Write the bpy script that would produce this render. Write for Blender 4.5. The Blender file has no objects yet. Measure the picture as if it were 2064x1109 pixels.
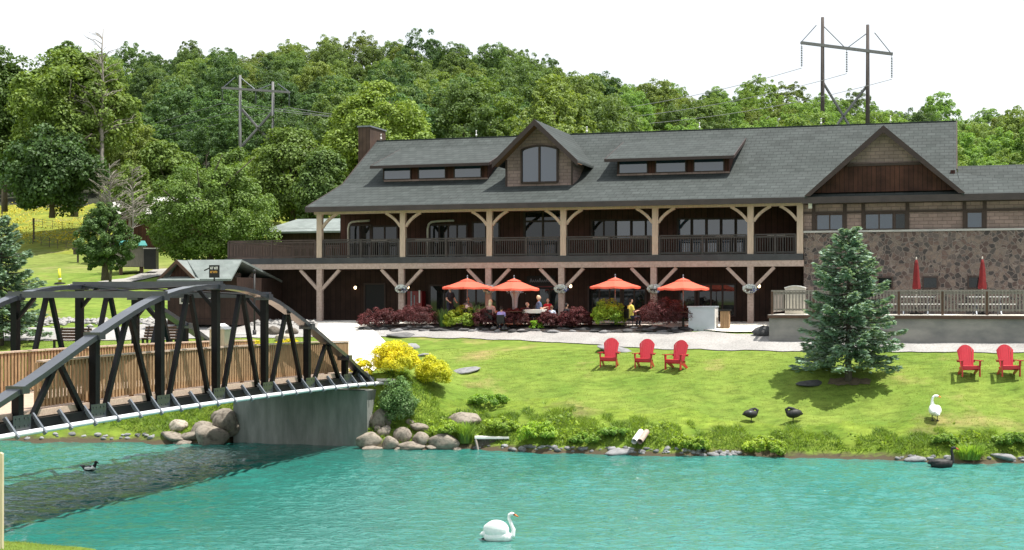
import bpy, bmesh, math, random
import numpy as np
from mathutils import Vector, Matrix

# ------------------------------------------------------------------ camera, sky, sun, exposure
SC = bpy.context.scene
COL = SC.collection
F, HC, YH = 2900.0, 5.6, 600.0          # focal length (px of a 2064 px wide frame), eye height above the pond, horizon row
ANG = math.radians(17.1)
CA, SA = math.cos(ANG), math.sin(ANG)
Y0 = 69.0
X0 = (1137 - 1032) / F * Y0
UV = Vector((CA, -SA, 0)); BV = Vector((SA, CA, 0))

cam = bpy.data.objects.new('camera', bpy.data.cameras.new('camera'))
COL.objects.link(cam)
cam.location = (0, 0, HC); cam.rotation_euler = (math.pi / 2, 0, 0)
cam.data.sensor_width = 36.0; cam.data.lens = F / 2064 * 36.0
cam.data.shift_y = (YH - 554.5) / 2064
cam.data.clip_end = 6000
SC.camera = cam

sdir = (0.36 * UV + 0.03 * BV + Vector((0, 0, 1))).normalized()
EL = math.asin(sdir.z); AZ = math.atan2(sdir.x, sdir.y)
sun = bpy.data.objects.new('sun', bpy.data.lights.new('sun', 'SUN'))
COL.objects.link(sun)
sun.data.energy = 4.6; sun.data.angle = math.radians(0.6); sun.data.color = (1.0, 0.955, 0.88)
sun.rotation_euler = sdir.to_track_quat('Z', 'Y').to_euler()

W = bpy.data.worlds.new('World'); SC.world = W; W.use_nodes = True
nt = W.node_tree; nt.nodes.clear()
sky = nt.nodes.new('ShaderNodeTexSky'); sky.sky_type = 'NISHITA'; sky.sun_disc = False
sky.sun_elevation = EL; sky.sun_rotation = AZ; sky.air_density = 1.0; sky.dust_density = 3.0
tc = nt.nodes.new('ShaderNodeTexCoord')
mp = nt.nodes.new('ShaderNodeMapping'); mp.inputs['Scale'].default_value = (1, 1, 2.6)
nz = nt.nodes.new('ShaderNodeTexNoise'); nz.inputs['Scale'].default_value = 2.2; nz.inputs['Detail'].default_value = 5
rp = nt.nodes.new('ShaderNodeValToRGB')
rp.color_ramp.elements[0].position = 0.30; rp.color_ramp.elements[0].color = (.55, .55, .55, 1)
rp.color_ramp.elements[1].position = 0.55; rp.color_ramp.elements[1].color = (1, 1, 1, 1)
mx = nt.nodes.new('ShaderNodeMixRGB'); mx.inputs[2].default_value = (6.9, 7.2, 7.55, 1)   # thin bright cloud sheet
bg = nt.nodes.new('ShaderNodeBackground'); bg.inputs['Strength'].default_value = 0.1
ow = nt.nodes.new('ShaderNodeOutputWorld')
L = nt.links.new
L(tc.outputs['Generated'], mp.inputs['Vector']); L(mp.outputs[0], nz.inputs['Vector']); L(nz.outputs['Fac'], rp.inputs[0])
L(rp.outputs[0], mx.inputs[0]); L(sky.outputs[0], mx.inputs[1]); L(mx.outputs[0], bg.inputs['Color']); L(bg.outputs[0], ow.inputs[0])
SC.view_settings.view_transform = 'Standard'; SC.view_settings.look = 'None'
SC.view_settings.exposure = 0.72; SC.view_settings.gamma = 1.0
SC.cycles.max_bounces = 6; SC.cycles.transparent_max_bounces = 6
SC.cycles.sample_clamp_indirect = 4.0

R = random.Random(7)
NR = np.random.default_rng(11)

# ------------------------------------------------------------------ coordinates
def bpt(u, o, z=0.0):                     # lodge frame (along the front, back from the porch front) -> world
    return Vector((X0 + u * CA + o * SA, Y0 - u * SA + o * CA, z))
def BU(px, o):
    t = (px - 1032) / F
    return (t * (Y0 + CA * o) - X0 - SA * o) / (CA + SA * t)
def BZ(px, py, o):
    u = BU(px, o)
    return HC - (py - YH) / F * (Y0 - SA * u + CA * o)
def at(px, py, D):
    return Vector(((px - 1032) / F * D, D, HC - (py - YH) / F * D))
def sstep(a, b, x):
    t = np.clip((x - a) / (b - a), 0, 1); return t * t * (3 - 2 * t)

KR = np.array([(-90, -3), (-19, -1.1), (-16.8, 0), (-16.1, .6), (-14.5, 1.12), (-9.7, 2.68), (-6.2, 3.37), (-3.8, 3.83), (-1, 4.34), (0, 4.36), (14, 4.5), (30, 6.0), (60, 12)])
KL = np.array([(-90, -3), (-19, -1.1), (-16.8, 0), (-16.0, .75), (-14, 1.75), (-9.5, 3.1), (-1.3, 4.35), (3.6, 5.35), (16, 6.4), (30, 8.6), (54, 14), (60, 15.5)])
RIDX = [-300, 0, 100, 290, 450, 650, 850, 1000, 1200, 1400, 1700, 1860, 2064, 2500]
RIDZ = [39, 42, 46, 52.5, 53, 52, 49, 46, 42, 40, 36, 33.5, 31.5, 29]
def gz(X, Y):
    X = np.asarray(X, float); Y = np.asarray(Y, float)
    dx, dy = X - X0, Y - Y0
    u = CA * dx - SA * dy; o = SA * dx + CA * dy
    wob = .28 * np.sin(.55 * u + 1.0) + .16 * np.sin(1.31 * u + .4) + .09 * np.sin(2.9 * u)
    sh = (.09 * u - .15 + wob) * sstep(-9, -13, o)
    on = o - sh
    w = sstep(-8, -18, u); w = w + (sstep(-18.2, -22, u) - w) * sstep(-3.6, -1.6, o) * sstep(18, 14, o)
    z = np.interp(on, KR[:, 0], KR[:, 1]) * (1 - w) + np.interp(on, KL[:, 0], KL[:, 1]) * w
    # wooded ridge
    col = 1032 + F * X / np.maximum(Y, 1)
    zr = np.interp(col, RIDX, RIDZ)
    t = np.clip((o - 60) / 150, 0, 1)
    z = np.where(o > 60, z * (1 - t ** 1.12) + zr * t ** 1.12, z)
    z = np.where(o > 230, z - (o - 230) * .03, z)
    # approach to the bridge
    lat = sstep(-11.5, -9.0, u) * sstep(-0.6, -3.0, u)
    f = lat * sstep(-16.5, -15.2, o)
    z = z * (1 - f) + np.maximum(z, 2.66) * f
    fr = ((u > -8.9) & (u < -3.1) & (o < -16.35) & (o > -30))
    z = np.where(fr, np.minimum(z, -.4), z)
    # near bank, on the camera's side of the pond
    nd = -((X + 11.9) * .47 + (Y - 33.4) * .883) + .12 * np.sin(1.7 * X) + .08 * np.sin(3.9 * X + 1)
    zn = np.interp(nd, [-3, 0, .8, 3, 10, 26, 80], [-1.5, 0, .12, .38, 1.25, 3.4, 4.2])
    z = np.where(nd > -3, np.maximum(z, zn), z)
    # small unevenness of turf
    z = z + np.where(z > .3, .025 * np.sin(1.9 * X + .7 * Y) * np.sin(1.3 * Y - .4 * X), 0)
    return z
def g1(X, Y): return float(gz(X, Y))
def hit(px, py, d0=28.0, d1=330.0):       # the spot of ground seen at a pixel
    D = np.arange(d0, d1, .05)
    X = (px - 1032) / F * D; Z = HC - (py - YH) / F * D
    k = np.nonzero(gz(X, D) >= Z)[0]
    i = k[0] if len(k) else len(D) - 1
    return Vector((X[i], D[i], float(gz(X[i], D[i]))))
def uo(p):
    dx, dy = p.x - X0, p.y - Y0
    return CA * dx - SA * dy, SA * dx + CA * dy

# ------------------------------------------------------------------ materials
def new_mat(name):
    m = bpy.data.materials.new(name); m.use_nodes = True
    t = m.node_tree; p = t.nodes['Principled BSDF']
    return m, t, p
def noise_col(t, cols, scale, detail=4, coord='Object', stretch=(1, 1, 1), rough=.6, lo=.35, hi=.65):
    c = t.nodes.new('ShaderNodeTexCoord'); mpn = t.nodes.new('ShaderNodeMapping'); mpn.inputs['Scale'].default_value = stretch
    n = t.nodes.new('ShaderNodeTexNoise'); n.inputs['Scale'].default_value = scale; n.inputs['Detail'].default_value = detail; n.inputs['Roughness'].default_value = rough
    r = t.nodes.new('ShaderNodeValToRGB'); cr = r.color_ramp
    k = len(cols)
    while len(cr.elements) < k: cr.elements.new(.5)
    for i, cc in enumerate(cols):
        cr.elements[i].position = lo + (hi - lo) * i / max(1, k - 1); cr.elements[i].color = (*cc, 1)
    src = c.outputs[coord]
    if coord == 'Position':
        pass
    t.links.new(src, mpn.inputs['Vector']); t.links.new(mpn.outputs[0], n.inputs['Vector']); t.links.new(n.outputs['Fac'], r.inputs[0])
    return r, n, mpn
def bump(t, p, src, strength, dist=.02):
    b = t.nodes.new('ShaderNodeBump'); b.inputs['Strength'].default_value = strength; b.inputs['Distance'].default_value = dist
    t.links.new(src, b.inputs['Height']); t.links.new(b.outputs[0], p.inputs['Normal']); return b
def mk(name, c1, c2=None, rough=.75, scale=3.0, stretch=(1, 1, 1), bmp=0.0, bdist=.01, metal=0.0, detail=4, spec=.4, coat=0.0):
    m, t, p = new_mat(name)
    if c2 is None: c2 = tuple(x * .72 for x in c1)
    r, n, _ = noise_col(t, [c2, c1], scale, detail, stretch=stretch)
    t.links.new(r.outputs[0], p.inputs['Base Color'])
    p.inputs['Roughness'].default_value = rough; p.inputs['Metallic'].default_value = metal
    p.inputs['Specular IOR Level'].default_value = spec
    if coat: p.inputs['Coat Weight'].default_value = coat
    if bmp: bump(t, p, n.outputs['Fac'], bmp, bdist)
    return m
def mix_rgb(t, a, b, fac, mode='MIX'):
    n = t.nodes.new('ShaderNodeMixRGB'); n.blend_type = mode
    for i, v in ((0, fac), (1, a), (2, b)):
        if hasattr(v, 'is_linked'): t.links.new(v, n.inputs[i])
        elif isinstance(v, tuple): n.inputs[i].default_value = (*v, 1)
        else: n.inputs[i].default_value = v
    return n.outputs[0]
def leaf_mat(name, col, trans=.35, var=.45, rough=.6, tint=True, hue2=None):
    m = bpy.data.materials.new(name); m.use_nodes = True; t = m.node_tree; t.nodes.clear()
    out = t.nodes.new('ShaderNodeOutputMaterial')
    geo = t.nodes.new('ShaderNodeNewGeometry'); oi = t.nodes.new('ShaderNodeObjectInfo')
    mr = t.nodes.new('ShaderNodeMapRange'); mr.inputs['To Min'].default_value = 1 - var; mr.inputs['To Max'].default_value = 1 + var
    t.links.new(geo.outputs['Random Per Island'], mr.inputs['Value'])
    base = col
    if hue2 is not None:
        tcn = t.nodes.new('ShaderNodeTexCoord'); n = t.nodes.new('ShaderNodeTexNoise'); n.inputs['Scale'].default_value = .8; n.inputs['Detail'].default_value = 3
        t.links.new(tcn.outputs['Object'], n.inputs['Vector'])
        mr2 = t.nodes.new('ShaderNodeMapRange'); mr2.inputs['From Min'].default_value = .38; mr2.inputs['From Max'].default_value = .62
        t.links.new(n.outputs['Fac'], mr2.inputs['Value'])
        base = mix_rgb(t, col, hue2, mr2.outputs[0])
    c = mix_rgb(t, base, mr.outputs[0], 1.0, 'MULTIPLY')
    if tint: c = mix_rgb(t, c, oi.outputs['Color'], 1.0, 'MULTIPLY')
    d = t.nodes.new('ShaderNodeBsdfDiffuse'); tr = t.nodes.new('ShaderNodeBsdfTranslucent'); g = t.nodes.new('ShaderNodeBsdfGlossy')
    g.inputs['Roughness'].default_value = rough; g.inputs['Color'].default_value = (.5, .5, .5, 1)
    t.links.new(c, d.inputs['Color'])
    tc2 = mix_rgb(t, c, (1.25, 1.2, .55), 1.0, 'MULTIPLY'); t.links.new(tc2, tr.inputs['Color'])
    m1 = t.nodes.new('ShaderNodeMixShader'); m1.inputs[0].default_value = trans
    t.links.new(d.outputs[0], m1.inputs[1]); t.links.new(tr.outputs[0], m1.inputs[2])
    m2 = t.nodes.new('ShaderNodeMixShader'); m2.inputs[0].default_value = .05
    t.links.new(m1.outputs[0], m2.inputs[1]); t.links.new(g.outputs[0], m2.inputs[2])
    t.links.new(m2.outputs[0], out.inputs[0])
    return m
def coursed(name, c1, c2, row, col, mortar, msize=.012, axis='uz', off=.5, rough=.85, noise=.5, bmp=.4, bdist=.012):
    """boards, shingles or courses, laid in the object's own frame"""
    m, t, p = new_mat(name)
    c = t.nodes.new('ShaderNodeTexCoord'); sx = t.nodes.new('ShaderNodeSeparateXYZ'); cx = t.nodes.new('ShaderNodeCombineXYZ')
    t.links.new(c.outputs['Object'], sx.inputs[0])
    a = {'u': 'X', 'o': 'Y', 'z': 'Z'}
    if axis == 'wall':                     # u+o runs along any wall of the frame
        ad = t.nodes.new('ShaderNodeMath'); ad.operation = 'ADD'
        t.links.new(sx.outputs['X'], ad.inputs[0]); t.links.new(sx.outputs['Y'], ad.inputs[1])
        t.links.new(ad.outputs[0], cx.inputs['X']); t.links.new(sx.outputs['Z'], cx.inputs['Y'])
    elif axis == 'boards':
        ad = t.nodes.new('ShaderNodeMath'); ad.operation = 'ADD'
        t.links.new(sx.outputs['X'], ad.inputs[0]); t.links.new(sx.outputs['Y'], ad.inputs[1])
        t.links.new(ad.outputs[0], cx.inputs['Y']); t.links.new(sx.outputs['Z'], cx.inputs['X'])
    else:
        t.links.new(sx.outputs[a[axis[0]]], cx.inputs['X']); t.links.new(sx.outputs[a[axis[1]]], cx.inputs['Y'])
    b = t.nodes.new('ShaderNodeTexBrick'); b.offset = off
    b.inputs['Scale'].default_value = 1.0; b.inputs['Brick Width'].default_value = col; b.inputs['Row Height'].default_value = row
    b.inputs['Mortar Size'].default_value = msize; b.inputs['Mortar Smooth'].default_value = .3; b.inputs['Bias'].default_value = 0
    b.inputs['Color1'].default_value = (*c1, 1); b.inputs['Color2'].default_value = (*c2, 1); b.inputs['Mortar'].default_value = (*mortar, 1)
    t.links.new(cx.outputs[0], b.inputs['Vector'])
    r, n, _ = noise_col(t, [(1 - noise,) * 3, (1.0 + noise * .4,) * 3], 1.3, 6, lo=.3, hi=.7)
    t.links.new(mix_rgb(t, b.outputs['Color'], r.outputs[0], 1.0, 'MULTIPLY'), p.inputs['Base Color'])
    p.inputs['Roughness'].default_value = rough; p.inputs['Specular IOR Level'].default_value = .3
    inv = t.nodes.new('ShaderNodeMath'); inv.operation = 'SUBTRACT'; inv.inputs[0].default_value = 1
    t.links.new(b.outputs['Fac'], inv.inputs[1]); bump(t, p, inv.outputs[0], bmp, bdist)
    return m

M = {}
M['roof'] = coursed('asphalt_shingles', (.056, .066, .064), (.041, .050, .048), .17, .42, (.026, .032, .031), .018, 'uz', noise=.28)
M['roof_green'] = coursed('pale_green_shingles', (.22, .25, .24), (.18, .21, .2), .16, .5, (.2, .22, .22), .01, 'wall', noise=.25)
M['fascia'] = mk('dark_brown_paint', (.045, .026, .022), rough=.5, scale=2)
M['ridge'] = mk('ridge_shingle', (.058, .068, .067), (.046, .055, .054), rough=.9)
M['gutter'] = mk('grey_brown_gutter', (.052, .038, .036), rough=.4, scale=2)
M['soffit'] = mk('stained_soffit', (.22, .115, .05), (.15, .075, .035), scale=6, stretch=(.3, 6, 1))
M['ceil'] = mk('porch_ceiling_boards', (.085, .045, .028), scale=6, stretch=(.3, 8, 1))
M['timber'] = mk('tan_timber', (.51, .395, .305), (.41, .315, .245), rough=.7, scale=5, stretch=(4, 4, .5), bmp=.2)
M['timber_low'] = mk('pink_timber', (.44, .34, .29), (.33, .25, .21), rough=.8, scale=5, stretch=(2, 2, 2), bmp=.2)  # duller, pinker tone for the lower posts and beam
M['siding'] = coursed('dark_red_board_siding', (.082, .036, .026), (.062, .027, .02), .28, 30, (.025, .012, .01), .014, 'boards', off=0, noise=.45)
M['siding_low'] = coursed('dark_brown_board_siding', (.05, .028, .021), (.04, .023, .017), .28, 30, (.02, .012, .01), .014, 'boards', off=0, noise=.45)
M['gableboard'] = coursed('gable_board_siding', (.085, .034, .022), (.06, .024, .016), .2, 30, (.024, .011, .008), .014, 'boards', off=0, noise=.5)
M['shake'] = coursed('taupe_cedar_shakes', (.31, .222, .198), (.24, .175, .155), .165, .40, (.17, .122, .11), .012, 'wall', noise=.3, bmp=.8)
M['trim'] = mk('dark_trim', (.045, .026, .02), rough=.6, scale=3)
M['rail'] = mk('dark_deck_paint', (.05, .042, .039), rough=.6, scale=3)
M['deckfascia'] = mk('grey_deck_fascia', (.05, .052, .055), rough=.6, scale=2)
M['deckleft'] = mk('brown_deck_railing', (.075, .052, .044), rough=.7, scale=3)
M['cream'] = mk('cream_metal', (.6, .56, .48), rough=.4, scale=2)
M['dark'] = mk('dark_opening', (.012, .012, .013), rough=.6, scale=2)
M['white'] = mk('white_paint', (.8, .79, .76), (.7, .69, .66), rough=.5, scale=3)
M['greybox'] = mk('grey_painted_panel', (.46, .5, .54), (.41, .45, .49), rough=.5, scale=2)
M['concrete'] = mk('concrete', (.44, .43, .41), (.34, .335, .32), rough=.9, scale=1.6, detail=8, bmp=.15)
M['path'] = mk('pale_concrete_path', (.72, .69, .63), (.62, .59, .53), rough=.9, scale=.9, detail=8)
M['steel'] = mk('black_painted_steel', (.0035, .004, .005), (.002, .0022, .003), rough=.5, scale=4, spec=.22)
M['chord'] = mk('black_steel_chord', (.028, .034, .046), (.016, .019, .027), rough=.30, scale=5, spec=1.0, coat=.35, stretch=(1, 6, 1))
M['pipe'] = mk('white_conduit', (.82, .83, .85), (.7, .71, .73), rough=.35, scale=3)
M['galv'] = mk('galvanised_steel', (.2, .22, .25), (.14, .155, .18), rough=.4, scale=6, metal=.3)
M['brail'] = mk('brown_stained_wood', (.37, .235, .125), (.25, .155, .08), rough=.8, scale=6, stretch=(3, 3, .6), bmp=.2)
M['deckwood'] = mk('weathered_deck_planks', (.52, .40, .31), (.38, .285, .215), rough=.85, scale=5, stretch=(.5, 4, 4), bmp=.2)
M['terrwall'] = mk('stained_terrace_concrete', (.30, .285, .26), (.15, .15, .148), rough=.9, scale=.55, detail=8, bmp=.15, stretch=(1, 1, 2))
M['chimney'] = coursed('brown_chimney_boards', (.105, .066, .05), (.085, .055, .042), .2, 30, (.04, .025, .02), .014, 'boards', off=0, noise=.4)
M['abut'] = mk('stained_shaded_abutment', (.31, .32, .30), (.18, .195, .18), rough=.9, scale=1.5, detail=8, bmp=.2, stretch=(1.6, 1.6, .35))  # streaky stains, plus the shade on the face darkened into the base colour
M['greywood'] = mk('grey_weathered_fence', (.31, .27, .24), (.21, .185, .165), rough=.85, scale=5, stretch=(3, 3, .5), bmp=.2)
M['brownwood'] = mk('brown_bench_wood', (.11, .06, .04), rough=.7, scale=5)
M['pale_wood'] = mk('pale_pine', (.62, .54, .37), (.52, .44, .3), rough=.7, scale=5, stretch=(3, 3, .5))
M['red'] = mk('red_plastic', (.46, .018, .032), (.41, .015, .027), rough=.38, scale=4, spec=.5)
M['redfab'] = leaf_mat('coral_canvas', (.86, .175, .115), .35, .05, tint=False)
M['redfold'] = mk('dark_red_canvas', (.19, .012, .013), (.12, .008, .009), rough=.85, scale=6)
M['bark'] = mk('bark', (.12, .10, .08), (.06, .048, .038), rough=.95, scale=6, stretch=(4, 4, .7), bmp=.8, bdist=.04)
M['palebark'] = mk('pale_grey_bark', (.30, .27, .235), (.17, .15, .13), rough=.95, scale=5, stretch=(4, 4, .7), bmp=.5)
M['pole'] = mk('dark_utility_pole', (.10, .085, .08), (.06, .05, .047), rough=.9, scale=4, stretch=(4, 4, .4))
M['polegrey'] = mk('grey_utility_pole', (.21, .21, .215), (.15, .15, .155), rough=.9, scale=4, stretch=(4, 4, .4))
M['wire'] = mk('aluminium_wire', (.2, .21, .21), rough=.5)
M['skin'] = mk('skin', (.55, .33, .24), (.5, .29, .2), rough=.6)
M['swan'] = mk('white_feathers', (.86, .86, .85), (.78, .78, .77), rough=.75, scale=14, bmp=.15)
M['bswan'] = mk('black_feathers', (.022, .021, .022), (.012, .012, .012), rough=.6, scale=14, bmp=.2)
M['beak_o'] = mk('orange_beak', (.75, .22, .05), rough=.4)
M['beak_r'] = mk('red_beak', (.6, .04, .03), rough=.4)
M['black'] = mk('black_skin', (.01, .01, .01), rough=.5)
M['mulch'] = mk('dark_mulch', (.055, .042, .035), (.02, .017, .015), scale=9, rough=.95, bmp=.6)
M['vend'] = mk('vending_red', (.22, .012, .016), rough=.35)

def glass(name, c=(.024, .042, .066), ior=2.0):
    m, t, p = new_mat(name); p.inputs['Base Color'].default_value = (*c, 1); p.inputs['Roughness'].default_value = .03; p.inputs['IOR'].default_value = ior
    n = t.nodes.new('ShaderNodeTexNoise'); n.inputs['Scale'].default_value = .7; c_ = t.nodes.new('ShaderNodeTexCoord'); t.links.new(c_.outputs['Object'], n.inputs['Vector'])
    bump(t, p, n.outputs['Fac'], .02, .05); return m
M['glass'] = glass('window_glass'); M['glassd'] = glass('dark_glass', (.012, .015, .015), 1.55)
def lamp_mat():
    m, t, p = new_mat('lit_bulb'); p.inputs['Emission Color'].default_value = (1, .72, .42, 1); p.inputs['Emission Strength'].default_value = 3.0; return m
M['bulb'] = lamp_mat()
def stone_mat():
    m, t, p = new_mat('fieldstone_masonry')
    c = t.nodes.new('ShaderNodeTexCoord'); nn = t.nodes.new('ShaderNodeTexNoise'); nn.inputs['Scale'].default_value = 2.2; nn.inputs['Detail'].default_value = 2
    t.links.new(c.outputs['Object'], nn.inputs['Vector'])
    v2 = mix_rgb(t, c.outputs['Object'], nn.outputs['Color'], .17)
    vo = t.nodes.new('ShaderNodeTexVoronoi'); vo.inputs['Scale'].default_value = 6.0; vo.inputs['Randomness'].default_value = .95
    ve = t.nodes.new('ShaderNodeTexVoronoi'); ve.feature = 'DISTANCE_TO_EDGE'; ve.inputs['Scale'].default_value = 6.0; ve.inputs['Randomness'].default_value = .95
    t.links.new(v2, vo.inputs['Vector']); t.links.new(v2, ve.inputs['Vector'])
    r = t.nodes.new('ShaderNodeValToRGB'); cr = r.color_ramp; cr.interpolation = 'CONSTANT'
    cols = [(.088, .06, .052), (.155, .115, .096), (.05, .043, .041), (.19, .145, .118), (.11, .088, .079), (.13, .088, .074), (.075, .065, .06), (.17, .135, .112)]
    while len(cr.elements) < len(cols): cr.elements.new(.5)
    for i, cc in enumerate(cols): cr.elements[i].position = i / len(cols); cr.elements[i].color = (*cc, 1)
    sx = t.nodes.new('ShaderNodeSeparateXYZ'); t.links.new(vo.outputs['Color'], sx.inputs[0]); t.links.new(sx.outputs['X'], r.inputs[0])
    r2, n2, _ = noise_col(t, [(.75,) * 3, (1.15,) * 3], 9, 5)
    cm = mix_rgb(t, r.outputs[0], r2.outputs[0], 1.0, 'MULTIPLY')
    mr = t.nodes.new('ShaderNodeMapRange'); mr.inputs['From Min'].default_value = .04; mr.inputs['From Max'].default_value = .10
    t.links.new(ve.outputs['Distance'], mr.inputs['Value'])
    t.links.new(mix_rgb(t, (.205, .168, .146), cm, mr.outputs[0]), p.inputs['Base Color'])
    p.inputs['Roughness'].default_value = .9; bump(t, p, mr.outputs[0], .8, .05)
    return m
M['stone'] = stone_mat()
def rock_mat(name, c1, c2):
    m, t, p = new_mat(name)
    r, n, _ = noise_col(t, [c2, c1, tuple(x * 1.18 for x in c1)], 3.0, 8, lo=.32, hi=.68)
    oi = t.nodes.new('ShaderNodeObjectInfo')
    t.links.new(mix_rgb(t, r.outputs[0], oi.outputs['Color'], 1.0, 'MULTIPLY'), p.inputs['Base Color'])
    p.inputs['Roughness'].default_value = .9; p.inputs['Specular IOR Level'].default_value = .25
    n2 = t.nodes.new('ShaderNodeTexNoise'); n2.inputs['Scale'].default_value = 11; n2.inputs['Detail'].default_value = 7
    c = t.nodes.new('ShaderNodeTexCoord'); t.links.new(c.outputs['Object'], n2.inputs['Vector'])
    bump(t, p, n2.outputs['Fac'], .5, .05); return m
M['rock'] = rock_mat('boulder_stone', (.27, .235, .195), (.115, .098, .08))
M['slab'] = rock_mat('grey_slab_stone', (.23, .23, .235), (.13, .13, .135))
def gravel_mat(name, c1, c2, sc=14):
    m, t, p = new_mat(name)
    r, n, _ = noise_col(t, [c2, c1], sc, 6, lo=.36, hi=.62); r2, n2, _ = noise_col(t, [(.8,) * 3, (1.1,) * 3], .5, 4)
    t.links.new(mix_rgb(t, r.outputs[0], r2.outputs[0], 1.0, 'MULTIPLY'), p.inputs['Base Color'])
    p.inputs['Roughness'].default_value = .95; bump(t, p, n.outputs['Fac'], .6, .03); return m
M['gravel'] = gravel_mat('pale_gravel', (.37, .36, .345), (.24, .232, .222))
M['roadg'] = gravel_mat('grey_track', (.34, .325, .30), (.24, .23, .215))
def lawn_mat(name, a, b, cc, sc=.45, fine=9, muddy=False):
    m, t, p = new_mat(name)
    r, n, _ = noise_col(t, [a, b], sc, 6, lo=.35, hi=.65)
    r2, n2, _ = noise_col(t, [(.48,) * 3, (.95,) * 3, (1.3,) * 3], fine, 8, stretch=(.45, 1, 1), lo=.28, hi=.72, rough=.72)
    r3, n3, _ = noise_col(t, [(0, 0, 0), (1, 1, 1)], .31, 5, lo=.57, hi=.72)
    base = mix_rgb(t, r.outputs[0], cc, r3.outputs[0])
    t.links.new(mix_rgb(t, base, r2.outputs[0], 1.0, 'MULTIPLY'), p.inputs['Base Color'])
    p.inputs['Roughness'].default_value = .95; p.inputs['Specular IOR Level'].default_value = .1
    if muddy:
        ge = t.nodes.new('ShaderNodeNewGeometry'); sz = t.nodes.new('ShaderNodeSeparateXYZ'); t.links.new(ge.outputs['Position'], sz.inputs[0])
        ad = t.nodes.new('ShaderNodeMath'); ad.operation = 'MULTIPLY_ADD'; ad.inputs[1].default_value = .5; t.links.new(n2.outputs['Fac'], ad.inputs[0]); t.links.new(sz.outputs['Z'], ad.inputs[2])
        mz = t.nodes.new('ShaderNodeMapRange'); mz.inputs['From Min'].default_value = .34; mz.inputs['From Max'].default_value = .50; t.links.new(ad.outputs[0], mz.inputs['Value'])
        src = p.inputs['Base Color'].links[0].from_socket; t.links.new(mix_rgb(t, (.085, .068, .045), src, mz.outputs[0]), p.inputs['Base Color'])
    bump(t, p, n2.outputs['Fac'], .7, .06); return m
M['lawn'] = lawn_mat('mown_lawn', (.115, .185, .029), (.178, .236, .044), (.27, .225, .09), fine=3.5)
M['bank'] = lawn_mat('rough_bank_turf', (.10, .165, .022), (.19, .255, .038), (.14, .135, .05), sc=.9, fine=4, muddy=True)
M['field'] = lawn_mat('upper_meadow', (.14, .19, .04), (.2, .235, .06), (.24, .23, .09), sc=.2, fine=2)
M['flowers_field'] = lawn_mat('flowering_meadow', (.15, .20, .035), (.25, .26, .04), (.2, .17, .10), sc=.35, fine=2)
M['forest'] = mk('forest_floor', (.03, .035, .015), (.012, .014, .008), scale=.5, rough=1)
M['mud'] = mk('shore_mud', (.12, .095, .065), (.06, .048, .034), scale=3, rough=.9, bmp=.5)

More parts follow.
